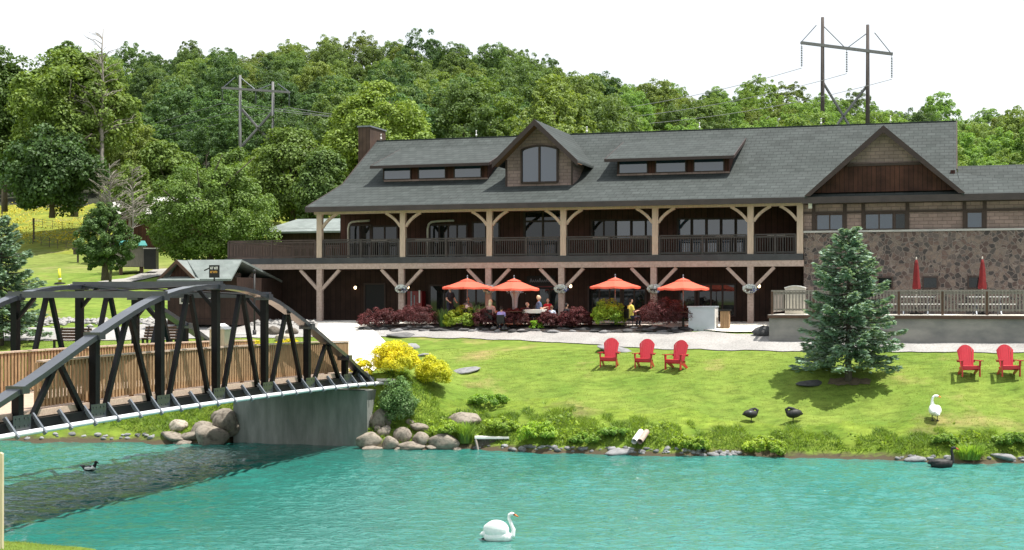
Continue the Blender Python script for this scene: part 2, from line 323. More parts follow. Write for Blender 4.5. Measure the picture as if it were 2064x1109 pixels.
# ------------------------------------------------------------------ building helpers
class MB:
    def __init__(s): s.v = []; s.f = []; s.mi = []; s.cur = 0
    def add(s, vs, fs):
        n = len(s.v); s.v += [tuple(v) for v in vs]; s.f += [tuple(i + n for i in f) for f in fs]; s.mi += [s.cur] * len(fs); return s
    def box(s, x0, x1, y0, y1, z0, z1):
        v = [(x, y, z) for z in (z0, z1) for y in (y0, y1) for x in (x0, x1)]
        return s.add(v, [(0, 2, 3, 1), (4, 5, 7, 6), (0, 1, 5, 4), (2, 6, 7, 3), (0, 4, 6, 2), (1, 3, 7, 5)])
    def poly(s, pts): return s.add(pts, [tuple(range(len(pts)))])
    def prism(s, pts, vec):
        n = len(pts); p = [Vector(a) for a in pts]; q = [a + Vector(vec) for a in p]
        fs = [tuple(range(n))[::-1], tuple(range(n, 2 * n))] + [(i, (i + 1) % n, n + (i + 1) % n, n + i) for i in range(n)]
        return s.add(p + q, fs)
    def bar(s, p, q, w, h, up=(0, 0, 1)):
        p = Vector(p); q = Vector(q); d = (q - p).normalized(); up = Vector(up)
        if abs(d.dot(up)) > .98: up = Vector((0, 1, 0))
        sd = d.cross(up).normalized(); up = sd.cross(d).normalized()
        v = []
        for b in (p, q):
            for a, c in ((-1, -1), (1, -1), (1, 1), (-1, 1)): v.append(b + sd * a * w / 2 + up * c * h / 2)
        return s.add(v, [(3, 2, 1, 0), (4, 5, 6, 7)] + [(i, (i + 1) % 4, 4 + (i + 1) % 4, 4 + i) for i in range(4)])
    def tube(s, pts, rad, n=8, cap=True):
        pts = [Vector(p) for p in pts]; k = len(pts)
        if not hasattr(rad, '__len__'): rad = [rad] * k
        ring = []; prev = None
        for i, p in enumerate(pts):
            d = (pts[min(i + 1, k - 1)] - pts[max(i - 1, 0)])
            d = d.normalized() if d.length > 1e-9 else Vector((0, 0, 1))
            a = prev if prev is not None else (Vector((1, 0, 0)) if abs(d.x) < .8 else Vector((0, 1, 0)))
            a = (a - d * a.dot(d)).normalized(); prev = a; b = d.cross(a)
            ring += [p + (a * math.cos(2 * math.pi * j / n) + b * math.sin(2 * math.pi * j / n)) * rad[i] for j in range(n)]
        fs = [(i * n + j, i * n + (j + 1) % n, (i + 1) * n + (j + 1) % n, (i + 1) * n + j) for i in range(k - 1) for j in range(n)]
        if cap: fs += [tuple(range(n))[::-1], tuple(range((k - 1) * n, k * n))]
        return s.add(ring, fs)
    def ell(s, c, r, rot=None, nu=14, nv=9):
        vs = []; c = Vector(c)
        for i in range(nv + 1):
            th = math.pi * i / nv
            for j in range(nu):
                ph = 2 * math.pi * j / nu
                v = Vector((r[0] * math.sin(th) * math.cos(ph), r[1] * math.sin(th) * math.sin(ph), r[2] * math.cos(th)))
                if rot is not None: v = rot @ v
                vs.append(c + v)
        return s.add(vs, [(i * nu + j, (i + 1) * nu + j, (i + 1) * nu + (j + 1) % nu, i * nu + (j + 1) % nu) for i in range(nv) for j in range(nu)])
    def lathe(s, prof, n=16, c=(0, 0, 0)):
        vs = [(c[0] + r * math.cos(2 * math.pi * j / n), c[1] + r * math.sin(2 * math.pi * j / n), c[2] + z) for r, z in prof for j in range(n)]
        k = len(prof)
        fs = [(i * n + j, i * n + (j + 1) % n, (i + 1) * n + (j + 1) % n, (i + 1) * n + j) for i in range(k - 1) for j in range(n)]
        fs += [tuple(range(n))[::-1], tuple(range((k - 1) * n, k * n))]
        return s.add(vs, fs)
    def build(s, name, mat, parent=None, loc=None, shift=(0, 0, 0), smooth=False, rotz=0):
        me = bpy.data.meshes.new(name)
        sh = Vector(shift)
        me.from_pydata([tuple(Vector(v) + sh) for v in s.v], [], s.f)
        mats = mat if isinstance(mat, (list, tuple)) else [mat]
        for m_ in mats: me.materials.append(m_ if not isinstance(m_, str) else M[m_])
        if len(mats) > 1: me.polygons.foreach_set('material_index', s.mi)
        if smooth: me.polygons.foreach_set('use_smooth', [True] * len(me.polygons))
        me.validate(); me.update()
        o = bpy.data.objects.new(name, me); COL.objects.link(o)
        if parent is not None: o.parent = parent
        if loc is not None: o.location = loc
        o.rotation_euler.z = rotz
        return o
def npobj(name, V, Q, mat, parent=None, loc=(0, 0, 0), k=4, mats=None, mi=None):
    me = bpy.data.meshes.new(name); V = np.asarray(V, np.float32); Q = np.asarray(Q, np.int32)
    me.vertices.add(len(V)); me.vertices.foreach_set('co', V.ravel())
    me.loops.add(Q.size); me.loops.foreach_set('vertex_index', Q.ravel())
    me.polygons.add(len(Q)); me.polygons.foreach_set('loop_start', np.arange(0, Q.size, k, dtype=np.int32))
    me.polygons.foreach_set('loop_total', np.full(len(Q), k, np.int32))
    for m_ in (mats or [mat]): me.materials.append(M[m_] if isinstance(m_, str) else m_)
    if mi is not None: me.polygons.foreach_set('material_index', np.asarray(mi, np.int32))
    me.update(calc_edges=True); me.validate()
    o = bpy.data.objects.new(name, me); COL.objects.link(o); o.location = loc
    if parent is not None: o.parent = parent
    return o
def tag(o, label, cat, group=None):
    o['label'] = label; o['category'] = cat
    if group: o['group'] = group
    return o
def thing(name, label, cat, loc=(0, 0, 0), rotz=0, group=None):
    o = bpy.data.objects.new(name, None); COL.objects.link(o); o.empty_display_size = .3
    o.location = loc; o.rotation_euler = (0, 0, rotz)
    return tag(o, label, cat, group)
def struct(o): o['kind'] = 'structure'; return o
def stuff(o, label, cat): o['kind'] = 'stuff'; o['label'] = label; o['category'] = cat; return o
def dup(root, loc, rotz, label, scale=None, group=None):
    r = root.copy(); COL.objects.link(r); r.location = loc; r.rotation_euler = (0, 0, rotz)
    if scale is not None: r.scale = scale if hasattr(scale, '__len__') else (scale,) * 3
    r['label'] = label
    if group: r['group'] = group
    for ch in root.children:
        cpy = ch.copy(); COL.objects.link(cpy); cpy.parent = r
        for gch in ch.children:
            d = gch.copy(); COL.objects.link(d); d.parent = cpy
    return r
def remeshed(o, vox=.012, smooth_it=2):
    md = o.modifiers.new('remesh', 'REMESH'); md.mode = 'VOXEL'; md.voxel_size = vox
    if smooth_it:
        sm = o.modifiers.new('smooth', 'SMOOTH'); sm.iterations = smooth_it; sm.factor = .5
    dg = bpy.context.evaluated_depsgraph_get()
    me = bpy.data.meshes.new_from_object(o.evaluated_get(dg))
    o.modifiers.clear(); old = o.data; me.name = old.name; o.data = me
    me.polygons.foreach_set('use_smooth', [True] * len(me.polygons)); me.update()
    return o
BROT = -ANG                                # rotation of everything square with the lodge
# ------------------------------------------------------------------ ground, water, roads
def axis(segs):
    out = []
    for a, b, st in segs: out += list(np.arange(a, b, st))
    return np.array(out + [segs[-1][1]])
def ground():
    us = axis([(-900, -120, 40), (-120, -34, 4), (-34, 30, .4), (30, 90, 4), (90, 900, 40)])
    os_ = axis([(-400, -84, 30), (-84, -46, 2), (-46, -22, .8), (-22, -12, .2), (-12, 8, .4), (8, 60, 2), (60, 260, 6), (260, 2600, 90)])
    U, O = np.meshgrid(us, os_); X = X0 + U * CA + O * SA; Y = Y0 - U * SA + O * CA
    Z = gz(X, Y); n, m = U.shape
    V = np.stack([X, Y, Z], -1).reshape(-1, 3)
    i = np.arange(n - 1)[:, None] * m + np.arange(m - 1)[None]
    Q = np.stack([i, i + 1, i + m + 1, i + m], -1).reshape(-1, 4)
    c = V[Q].mean(1); u = CA * (c[:, 0] - X0) - SA * (c[:, 1] - Y0); o = SA * (c[:, 0] - X0) + CA * (c[:, 1] - Y0)
    mi = np.zeros(len(Q), int)
    nzb = .5 * np.sin(.9 * u) + .4 * np.sin(2.3 * u + 1)
    mi[(o < -13.0 - 1.2 * sstep(2, 9, u) + .6 * nzb + .05 * u) & (o > -30)] = 1
    mi[(o > 22) & (u < 10)] = 2
    mi[(o > 33 + nzb) & (u < -22)] = 3
    mi[o > 57 + 2 * nzb] = 4
    mi[(c[:, 2] < .3) & (o > -30)] = 1; mi[c[:, 2] < -.06] = 5
    g = npobj('ground', V, Q, None, mats=['lawn', 'bank', 'field', 'flowers_field', 'forest', 'mud'], mi=mi)
    g.data.polygons.foreach_set('use_smooth', [True] * len(g.data.polygons))
    return struct(g)
ground()

def water_mat():
    m, t, p = new_mat('turquoise_pond_water')
    r, n, _ = noise_col(t, [(.016, .125, .102), (.040, .20, .178)], .09, 3, stretch=(1, 1, 1), lo=.3, hi=.7)
    # paler base colour towards the right imitates sky reflected off the ripples
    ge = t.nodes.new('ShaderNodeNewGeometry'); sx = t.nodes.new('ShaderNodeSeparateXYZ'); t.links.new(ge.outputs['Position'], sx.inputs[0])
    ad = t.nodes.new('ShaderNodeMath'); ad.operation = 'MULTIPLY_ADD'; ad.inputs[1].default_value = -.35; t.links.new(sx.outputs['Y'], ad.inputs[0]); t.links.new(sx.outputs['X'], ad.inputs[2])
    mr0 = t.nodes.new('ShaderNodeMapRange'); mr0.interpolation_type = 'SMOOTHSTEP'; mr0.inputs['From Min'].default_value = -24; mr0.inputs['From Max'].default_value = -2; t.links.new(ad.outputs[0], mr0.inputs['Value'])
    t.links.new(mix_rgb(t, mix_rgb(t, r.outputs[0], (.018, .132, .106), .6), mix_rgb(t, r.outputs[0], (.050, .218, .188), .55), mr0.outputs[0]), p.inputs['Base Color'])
    p.inputs['Roughness'].default_value = .06; p.inputs['IOR'].default_value = 1.333
    c = t.nodes.new('ShaderNodeTexCoord')
    def wave(scale, st, rot, det):
        mpn = t.nodes.new('ShaderNodeMapping'); mpn.inputs['Scale'].default_value = st; mpn.inputs['Rotation'].default_value = (0, 0, rot)
        nn = t.nodes.new('ShaderNodeTexNoise'); nn.inputs['Scale'].default_value = scale; nn.inputs['Detail'].default_value = det; nn.inputs['Roughness'].default_value = .55
        nn.inputs['Distortion'].default_value = .6
        t.links.new(c.outputs['Object'], mpn.inputs['Vector']); t.links.new(mpn.outputs[0], nn.inputs['Vector']); return nn.outputs['Fac']
    a = wave(3.4, (.8, 1.0, 1), .25, 2.5); b = wave(9, (.8, 1.0, 1), .1, 3)
    s1 = t.nodes.new('ShaderNodeMath'); s1.operation = 'MULTIPLY_ADD'; s1.inputs[1].default_value = .32
    t.links.new(b, s1.inputs[0]); t.links.new(a, s1.inputs[2])
    gust = wave(.09, (1, 1, 1), .4, 2)
    mr = t.nodes.new('ShaderNodeMapRange'); mr.inputs['From Min'].default_value = .35; mr.inputs['From Max'].default_value = .65
    mr.inputs['To Min'].default_value = .55; mr.inputs['To Max'].default_value = 1.0
    t.links.new(gust, mr.inputs['Value'])
    s2 = t.nodes.new('ShaderNodeMath'); s2.operation = 'MULTIPLY'; t.links.new(s1.outputs[0], s2.inputs[0]); t.links.new(mr.outputs[0], s2.inputs[1])
    bump(t, p, s2.outputs[0], 1.0, .085)
    return m
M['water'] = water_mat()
def water():
    xs = axis([(-160, -27, 9), (-27, 22, .095), (22, 160, 11)]); ys = axis([(-30, 28, 8), (28, 44, .075), (44, 60, .11)])
    X, Y = np.meshgrid(xs, ys); rg = np.random.default_rng(3); Z = np.zeros_like(X)
    for k in range(46):                     # many short wind waves running mostly along the view
        lam = rg.uniform(.28, .85) if k < 40 else rg.uniform(1.3, 2.2); a = rg.normal() * .75 + math.pi / 2 - .45; ph = rg.uniform(0, 6.28)
        px = X + .25 * np.sin(.7 * Y + k) + .2 * np.sin(.9 * X + 2.3 * k); py = Y + .22 * np.sin(.8 * X + 1.7 * k)
        Z += .0060 * lam * np.sin(2 * math.pi / lam * (px * math.cos(a) + py * math.sin(a)) + ph)
    G = .75 + .35 * np.sin(.16 * X + .11 * Y + 1) * np.sin(.21 * Y - .07 * X)
    cd = (X > -26.9) & (X < 21.9) & (Y > 28.1) & (Y < 60); near = np.where(cd, 1, 0)
    calm = 1 - .75 * sstep(4.5, 0, np.abs((X + 5.5) + .30 * (Y - 52)) ) * sstep(44, 52, Y)       # lee of the abutment
    Z = Z * G * near * calm
    n, m = X.shape; V = np.stack([X, Y, Z], -1).reshape(-1, 3); i = np.arange(n - 1)[:, None] * m + np.arange(m - 1)[None]
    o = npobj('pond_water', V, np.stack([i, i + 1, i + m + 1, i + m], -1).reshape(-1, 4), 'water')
    o.data.polygons.foreach_set('use_smooth', [True] * len(o.data.polygons)); struct(o)
water()

def lay(name, mat, front, back, na=90, nb=9, dz=.035, ragged=.0):
    """a sheet on the ground between two edges given as (px, py) runs"""
    fx = [p[0] for p in front]; bx = [p[0] for p in back]
    fr = [hit(*p) for p in front]; bk = [hit(*p) for p in back]
    def samp(P, n):
        d = np.r_[0, np.cumsum([(P[i + 1] - P[i]).length for i in range(len(P) - 1)])]
        tt = np.linspace(0, d[-1], n)
        return np.stack([np.interp(tt, d, [p.x for p in P]), np.interp(tt, d, [p.y for p in P])], -1)
    A, B = samp(fr, na), samp(bk, na)
    if ragged:
        k = np.arange(na); A[:, 1] += ragged * (np.sin(k * .9) + .7 * np.sin(k * 2.1 + 1)); B[:, 1] += ragged * (np.sin(k * 1.1 + 2) + .6 * np.sin(k * 2.7))
    s = np.linspace(0, 1, nb)[:, None, None]
    G = A[None] * (1 - s) + B[None] * s
    V = np.concatenate([G, gz(G[..., 0], G[..., 1])[..., None] + dz], -1).reshape(-1, 3)
    i = np.arange(nb - 1)[:, None] * na + np.arange(na - 1)[None]
    Q = np.stack([i, i + 1, i + na + 1, i + na], -1).reshape(-1, 4)
    return struct(npobj(name, V, Q, mat))
lay('gravel_road', 'gravel', [(-60, 690), (300, 686), (600, 681), (760, 679), (900, 683), (1050, 687), (1200, 696), (1300, 704), (1500, 708), (1800, 711), (2140, 713)],
    [(-60, 664), (260, 660), (310, 650), (600, 645), (722, 654), (900, 668), (1050, 669), (1200, 672), (1300, 672), (1420, 670), (1560, 678), (2140, 683)], na=160, nb=14, ragged=.05)
lay('stone_path', 'path', [(735, 655), (745, 663), (760, 674), (774, 688), (786, 702), (794, 714), (768, 737), (748, 752)],
    [(641, 655), (640, 665), (642, 678), (648, 692), (648, 704), (640, 716), (590, 737), (560, 748)], na=40, nb=12, dz=.06)
lay('patio', 'path', [(735, 654), (900, 656), (1100, 657), (1300, 658), (1455, 671), (1548, 672)], [(640, 650), (900, 649), (1100, 649), (1300, 650), (1455, 651), (1570, 651)], na=60, nb=6, dz=.07)
lay('upper_track', 'roadg', [(86, 585), (160, 584), (230, 577), (310, 560), (420, 548)], [(150, 573), (200, 570), (250, 564), (312, 545), (420, 538)], na=40, nb=5, dz=.08)
M['soil'] = mk('bare_soil', (.15, .115, .075), (.08, .065, .04), scale=5, rough=1)
lay('bare_soil', 'soil', [(1668, 777), (1710, 779), (1752, 776)], [(1674, 766), (1712, 763), (1756, 767)], na=20, nb=6, ragged=.04)
lay('planting_bed', 'mulch', [(720, 667), (850, 666), (1000, 668), (1200, 672), (1300, 671), (1395, 670)], [(724, 652), (850, 651), (1000, 651), (1200, 652), (1300, 653), (1395, 655)], na=60, nb=6, dz=.05)

# ------------------------------------------------------------------ the lodge
FL = 4.4
lodge = thing('lodge', 'long two storey dark wood lodge with shingled roof, timber porches and a stone wing', 'building', bpt(0, 0, FL), BROT)
SH = (0, 0, -FL)
def lp(mb, name, mat, parent=None, label=None, **k):
    o = mb.build(name, mat, parent or lodge, shift=SH, **k)
    if label: o['label'] = label
    return o
# main roof: low flare over the porch, steep slope above
EO, EZ, BO, BZ_, RO, RZ = -.7, 10.14, 3.8, 11.62, 8.6, 14.44
UL, UR = -13.2, 17.97
def roofz(o): return EZ + (BZ_ - EZ) * (o - EO) / (BO - EO) if o < BO else BZ_ + (RZ - BZ_) * (o - BO) / (RO - BO)
r = MB(); T = .10
def slab(mb, pts, t=T): mb.prism(pts, (0, 0, -t))
slab(r, [(UL, EO, EZ), (18.3, EO, EZ), (UR, BO, BZ_), (UL, BO, BZ_)])
slab(r, [(UL, BO + .001, BZ_), (UR, BO + .001, BZ_), (UR, RO, RZ), (UL, RO, RZ)])
slab(r, [(UL, RO + .002, RZ), (UR, RO + .002, RZ), (UR, 2 * RO - BO, BZ_), (UL, 2 * RO - BO, BZ_)])
slab(r, [(18.303, EO, EZ), (23.0, EO, EZ), (17.98, 3.2, roofz(3.2))])
lp(r, 'roof', 'roof')
r = MB(); r.box(UL, UR, RO - .12, RO + .12, RZ - .03, RZ + .006); lp(r, 'ridge_cap', 'ridge')
r = MB()
r.box(UL - .03, 11.3, EO - .10, EO - .005, EZ - .26, EZ - .005); r.box(11.302, 23.0, EO - .10, EO - .005, EZ - .30, EZ - .01)
lp(r, 'fascia', 'gutter')
r = MB()
for (o0, z0, o1, z1) in ((EO, EZ, BO, BZ_), (BO, BZ_, RO, RZ), (RO, RZ, 2 * RO - BO, BZ_)):
    r.prism([(UL - .06, o0, z0 - .22), (UL - .06, o1, z1 - .22), (UL - .06, o1, z1 + .01), (UL - .06, o0, z0 + .01)], (.055, 0, 0))
    if o0 > EO: r.prism([(UR + .005, o0, z0 - .3), (UR + .005, o1, z1 - .3), (UR + .005, o1, z1 + .01), (UR + .005, o0, z0 + .01)], (.055, 0, 0))
lp(r, 'bargeboard', 'fascia')
# right hand low wing roof set further back
r = MB(); slab(r, [(18.05, 1.4, 8.9), (34, 1.4, 8.9), (34, 8, 12.12), (18.05, 8, 12.12)]); slab(r, [(18.05, 8.002, 12.12), (34, 8.002, 12.12), (34, 14, 9.2), (18.05, 14, 9.2)])
lp(r, 'wing_roof', 'roof')
# walls
WO = 2.8
w = MB(); w.prism([(-12.9, WO, 7.62), (-12.9, 14.4, 7.62), (-12.9, 14.4, 11.0), (-12.9, RO, 14.2), (-12.9, BO, 11.45), (-12.9, WO, 11.1)], (.2, 0, 0))
w.box(-12.698, 11.2, WO, WO + .2, 7.62, 11.1); lp(w, 'upper_wall', 'siding')
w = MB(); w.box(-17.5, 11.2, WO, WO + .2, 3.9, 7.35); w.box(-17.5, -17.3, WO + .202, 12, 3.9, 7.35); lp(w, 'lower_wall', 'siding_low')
w = MB(); w.box(UR - .25, UR - .05, 2.9, 14.4, 9, 11.5); w.prism([(UR - .25, BO, 11.5), (UR - .25, RO, 14.2), (UR - .25, 2 * RO - BO, 11.5)], (.2, 0, 0)); w.box(-12.7, UR - .26, 14.2, 14.4, 4.4, 11.3); lp(w, 'end_wall', 'siding')
# porch floors and ceiling
f_ = MB(); f_.box(-13.0, 11.25, .0, WO - .01, 7.36, 7.6); f_.box(-18.0, -13.002, 0, 7.5, 7.36, 7.6); lp(f_, 'deck', 'deckwood')
f_ = MB(); f_.box(-18.05, 11.3, -.16, -.003, 7.31, 7.605); lp(f_, 'deck_fascia', 'deckfascia')
f_ = MB(); f_.box(-12.8, 11.2, EO + .05, WO - .02, 9.95, 9.99); lp(f_, 'porch_ceiling', 'ceil')
f_ = MB(); f_.box(-17.6, 11.3, -1.0, WO - .01, 3.9, 4.42); lp(f_, 'porch_slab', 'concrete')
# beams, posts, braces
f_ = MB(); f_.box(-13.05, 11.3, -.13, .13, 9.80, 9.948); lp(f_, 'upper_beam', 'timber')
f_ = MB(); f_.box(-17.6, 11.33, -.14, .14, 7.03, 7.305); lp(f_, 'lower_beam', 'timber_low')
UP = [-12.77, -8.26, -3.74, -.02, 4.45, 8.91, 11.16]
for i, u in enumerate(UP):
    p = MB(); p.box(u - .14, u + .14, -.12, .12, 7.6, 9.80); po = lp(p, 'porch_post', 'timber')
    for sd in (-1, 1):
        if (i == 0 and sd < 0) or (i == 6 and sd > 0): continue
        b = MB(); pts = []
        for k in range(9):
            a = k / 8 * math.pi / 2
            pts.append((u + sd * (.14 + .78 * (1 - math.cos(a)) * .36 + .78 * .64 * k / 8), 0, 9.12 + .68 * (math.sin(a) * .36 + .64 * k / 8)))
        for k in range(8): b.bar(pts[k], pts[k + 1], .14, .13, (sd * -1, 0, 1))
        o = b.build('brace', M['timber'], po, shift=SH)
LP = [-17.4, -12.77, -8.34, -3.8, -.12, 4.37, 8.91]
for i, u in enumerate(LP):
    p = MB(); p.box(u - .14, u + .14, -.12, .12, 4.2 if i else 3.9, 7.03); po = lp(p, 'lower_post', 'timber_low')
    for sd in (-1, 1):
        if i == 0 and sd < 0: continue
        b = MB(); b.bar((u + sd * .1, 0, 6.0), (u + sd * 1.08, 0, 7.0), .15, .15, (0, 1, 0)); b.build('brace', M['timber_low'], po, shift=SH)
# railings, one run per bay
def rail_run(u0, u1, o0, o1, mat, top=8.5, bot=7.68, nb=.11, name='railing'):
    m = MB(); a = Vector((u0, o0, 0)); b = Vector((u1, o1, 0)); n = max(2, int((b - a).length / nb))
    z = Vector((0, 0, 1))
    m.bar(a + z * top, b + z * top, .11, .06); m.bar(a + z * (top - .1), b + z * (top - .1), .04, .08); m.bar(a + z * bot, b + z * bot, .05, .08)
    for k in range(1, n):
        q = a.lerp(b, k / n); m.bar(q + z * (bot + .04), q + z * (top - .14), .035, .035, (0, 1, 0))
    for q in (a, a.lerp(b, .5), b): m.bar(q + z * 7.61, q + z * (top - .03), .1, .1, (0, 1, 0))
    return lp(m, name, mat)
for i in range(6): rail_run(UP[i] + .2, UP[i + 1] - .2, -.02, -.02, 'rail')
rail_run(-17.9, -13.0, -.02, -.02, 'deckleft', nb=.075); rail_run(-17.9, -17.9, .08, 7.4, 'deckleft', nb=.1)
rail_run(-17.8, -13.1, 7.4, 7.4, 'deckleft', nb=.1)
# openings of the upper wall, given by their outline in the facade
def opening(px0, px1, py0, py1, o, name='window', div=1, gl='glass', fr='trim', rails=(), fw=.09, parent=None):
    u0, u1 = BU(px0, o), BU(px1, o); z1, z0 = BZ((px0 + px1) / 2, py0, o), BZ((px0 + px1) / 2, py1, o)
    f = MB()
    f.box(u0 - fw, u0, o - .07, o - .004, z0 - fw, z1 + fw); f.box(u1, u1 + fw, o - .07, o - .004, z0 - fw, z1 + fw)
    f.box(u0, u1, o - .068, o - .004, z1, z1 + fw); f.box(u0, u1, o - .068, o - .004, z0 - fw, z0)
    for k in range(1, div):
        uu = u0 + (u1 - u0) * k / div; f.box(uu - fw * .45, uu + fw * .45, o - .06, o - .004, z0, z1)
    for q in rails:
        zz = z0 + (z1 - z0) * q; f.box(u0, u1, o - .055, o - .004, zz - fw * .4, zz + fw * .4)
    fo = f.build(name, M[fr], parent or lodge, shift=SH)
    g = MB(); g.box(u0, u1, o - .03, o - .003, z0, z1); g.build('pane', M[gl], fo, shift=SH)
    return fo
opening(706, 746, 456, 519, WO, 'glass_door', 2, 'glassd'); opening(752, 800, 458, 519, WO, 'glass_door', 2, 'glassd')
opening(868, 940, 455, 519, WO, 'glass_door', 4, 'glassd'); opening(955, 1005, 450, 490, WO, 'window', 2, 'glassd')
opening(1060, 1130, 428, 519, WO, 'entrance_door', 2, 'glassd', rails=(.8,), fw=.12)
opening(1195, 1240, 446, 480, WO, 'window', 2, 'glassd'); opening(1244, 1272, 446, 480, WO); opening(1274, 1300, 446, 480, WO); opening(1304, 1326, 445, 480, WO)
for k in range(5):
    a = 1368 + k * 29.5; opening(a, a + 24, 443, 476, WO); opening(a, a + 24, 483, 508, WO, 'lower_window')
for a, b in ((702, 745), (862, 915)):         # pale bent tubes of awning frames
    t = MB(); o = WO - .5; u0, u1 = BU(a, o), BU(b, o); zt = BZ(a, 448, o)
    t.tube([(u0, o, 7.6), (u0, o, zt - .35), (u0 + .05, o, zt - .12), (u0 + .2, o, zt), (u0 + .5, o, zt + .04), (u1, o, zt + .06)], .06, 8); lp(t, 'awning_frame', 'cream', smooth=True)
# lower wall openings
for a, b, c, d, nm, dv in ((737, 775, 574, 647, 'doorway', 1), (868, 925, 577, 640, 'window', 2), (940, 1000, 580, 640, 'window', 3), (1088, 1128, 583, 648, 'glass_door', 2), (1188, 1250, 580, 640, 'window', 3), (1258, 1300, 580, 645, 'glass_door', 2), (1372, 1400, 578, 645, 'glass_door', 1), (1410, 1480, 575, 635, 'window', 3)):
    opening(a, b, c, d, WO, nm, dv, 'dark' if nm == 'doorway' else 'glassd')
for a, b in ((716, 580), (822, 579), (1150, 577), (1530, 577)):    # lit wall lamps
    u, z = BU(a, WO - .25), BZ(a, b, WO - .25)
    l = MB(); l.box(u - .06, u + .06, WO - .2, WO - .002, z - .02, z + .14); lo = lp(l, 'wall_lamp', 'black')
    l = MB(); l.ell((u, WO - .25, z), (.075, .075, .085)); l.build('bulb', M['bulb'], lo, shift=SH, smooth=True)
# sign over the lower entrance: dark board, white lettering, red line (lettering too blurred in the photo to read)
s_ = MB(); o = WO - .12; u0, u1 = BU(1062, o), BU(1118, o); z0, z1 = BZ(1090, 583, o), BZ(1090, 556, o)
s_.box(u0, u1, o, o + .1, z0, z1); so = lp(s_, 'entrance_sign', 'dark')
s_ = MB()
for k, (a, hh) in enumerate(((.12, .18), (.2, .12), (.28, .14), (.36, .12), (.44, .2), (.52, .12), (.60, .12), (.68, .18), (.78, .13))):
    ua = u0 + (u1 - u0) * a; zz = z0 + (z1 - z0) * .52
    s_.bar((ua, o - .01, zz), (ua + .05, o - .01, zz + hh), .03, .02, (0, 1, 0)); s_.bar((ua + .05, o - .01, zz + hh), (ua + .08, o - .01, zz + .02), .03, .02, (0, 1, 0))
s_.build('lettering', M['galv'], so, shift=SH)
s_ = MB(); s_.box(u0 + .5, u1 - .12, o - .015, o - .002, z0 + .1, z0 + .15); s_.build('red_line', M['vend'], so, shift=SH)
# chimney
c_ = MB(); c_.box(-13.98, -13.27, 7.7, 10.0, 9, 15.12); ch = lp(c_, 'chimney', 'chimney')
c_ = MB(); c_.box(-14.03, -13.22, 7.64, 10.06, 15.122, 15.2); c_.build('chimney_cap', M['galv'], ch, shift=SH)
# lightning rods
for a in (768, 960, 1183, 1410, 1655, 1795, 1917):
    u = BU(a, RO); m = MB(); m.tube([(u, RO, RZ), (u, RO, RZ + .35)], .014, 6); m.ell((u, RO, RZ + .12), (.055, .055, .055)); m.ell((u, RO, RZ + .34), (.04, .04, .04)); lp(m, 'lightning_rod', 'white', smooth=True)
# shed dormers
for (a, b, wins) in ((748, 985, ((775, 827), (845, 897), (917, 969))), (1220, 1478, ((1249, 1304), (1323, 1381), (1400, 1458)))):
    oe, ow_ = 3.2, 3.95; u0, u1 = BU(a, oe), BU(b, oe); ze = 12.50; sl = .30; om = (ze - sl * oe - (BZ_ - .5875 * BO)) / (.5875 - sl); zm = ze + sl * (om - oe)
    d = MB(); d.prism([(u0, oe, ze), (u1, oe, ze), (u1, om, zm + .02), (u0, om, zm + .02)], (0, 0, -.1)); dr = lp(d, 'shed_dormer', 'roof')
    d = MB(); d.box(u0 - .03, u1 + .03, oe - .1, oe - .004, ze - .15, ze - .005)
    for uu in (u0 - .05, u1 + .005): d.prism([(uu, oe, ze - .14), (uu, om, zm - .14), (uu, om, zm + .015), (uu, oe, ze + .015)], (.045, 0, 0))
    d.build('dormer_fascia', M['fascia'], dr, shift=SH)
    wl0, wl1 = u0 + .45, u1 - .3
    d = MB(); d.prism([(wl0, ow_, roofz(ow_) - .1), (wl1, ow_, roofz(ow_) - .1), (wl1, ow_, ze + .1), (wl0, ow_, ze + .1)], (0, .1, 0))
    for uu in (wl0, wl1 - .1): d.prism([(uu, ow_ + .101, roofz(ow_) - .1), (uu, om, zm - .1), (uu, ow_ + .101, ze + .12)], (.1, 0, 0))
    d.build('dormer_wall', M['gableboard'], dr, shift=SH)
    d = MB(); d.box(wl0 - .02, wl1 + .02, ow_ - .06, ow_ - .004, roofz(ow_) + .0, roofz(ow_) + .085); d.build('dormer_sill', M['shake'], dr, shift=SH)
    for (p, q) in wins:
        ua, ub = BU(p, ow_), BU(q, ow_); z0, z1 = roofz(ow_) + .14, ze - .08
        g = MB(); g.box(ua, ub, ow_ - .03, ow_ - .004, z0, z1); g.build('window', M['glass'], dr, shift=SH)
        g = MB()
        for x0, x1, y0, y1 in ((ua - .06, ua, z0 - .05, z1 + .05), (ub, ub + .06, z0 - .05, z1 + .05), (ua, ub, z0 - .05, z0), (ua, ub, z1, z1 + .05)): g.box(x0, x1, ow_ - .06, ow_ - .003, y0, y1)
        g.build('window_frame', M['trim'], dr, shift=SH)
# central gable dormer
DW, DF = 2.5, 1.55; uc = -1.93; pk = 14.40; ez = 12.32; hs = 2.18
ow2 = BO + (ez - BZ_) / .5875
d = MB(); th = .12
for sd in (-1, 1):
    d.prism([(uc, DF, pk), (uc + sd * hs, DF, ez), (uc + sd * hs, ow2 + .1, ez), (uc, RO - .05, pk)], (0, 0, -th))
gd = lp(d, 'gable_dormer', 'roof')
d = MB()
for sd in (-1, 1):
    d.prism([(uc, DF - .05, pk + .01), (uc + sd * (hs + .02), DF - .05, ez + .01), (uc + sd * (hs + .02), DF - .05, ez - .28), (uc, DF - .05, pk - .30)], (0, .045, 0))
d.build('bargeboard', M['fascia'], gd, shift=SH)
d = MB()
for sd in (-1, 1): d.prism([(uc, DF + .002, pk - .125), (uc + sd * hs, DF + .002, ez - .125), (uc + sd * hs, DW - .01, ez - .125), (uc, DW - .01, pk - .125)], (0, 0, -.03))
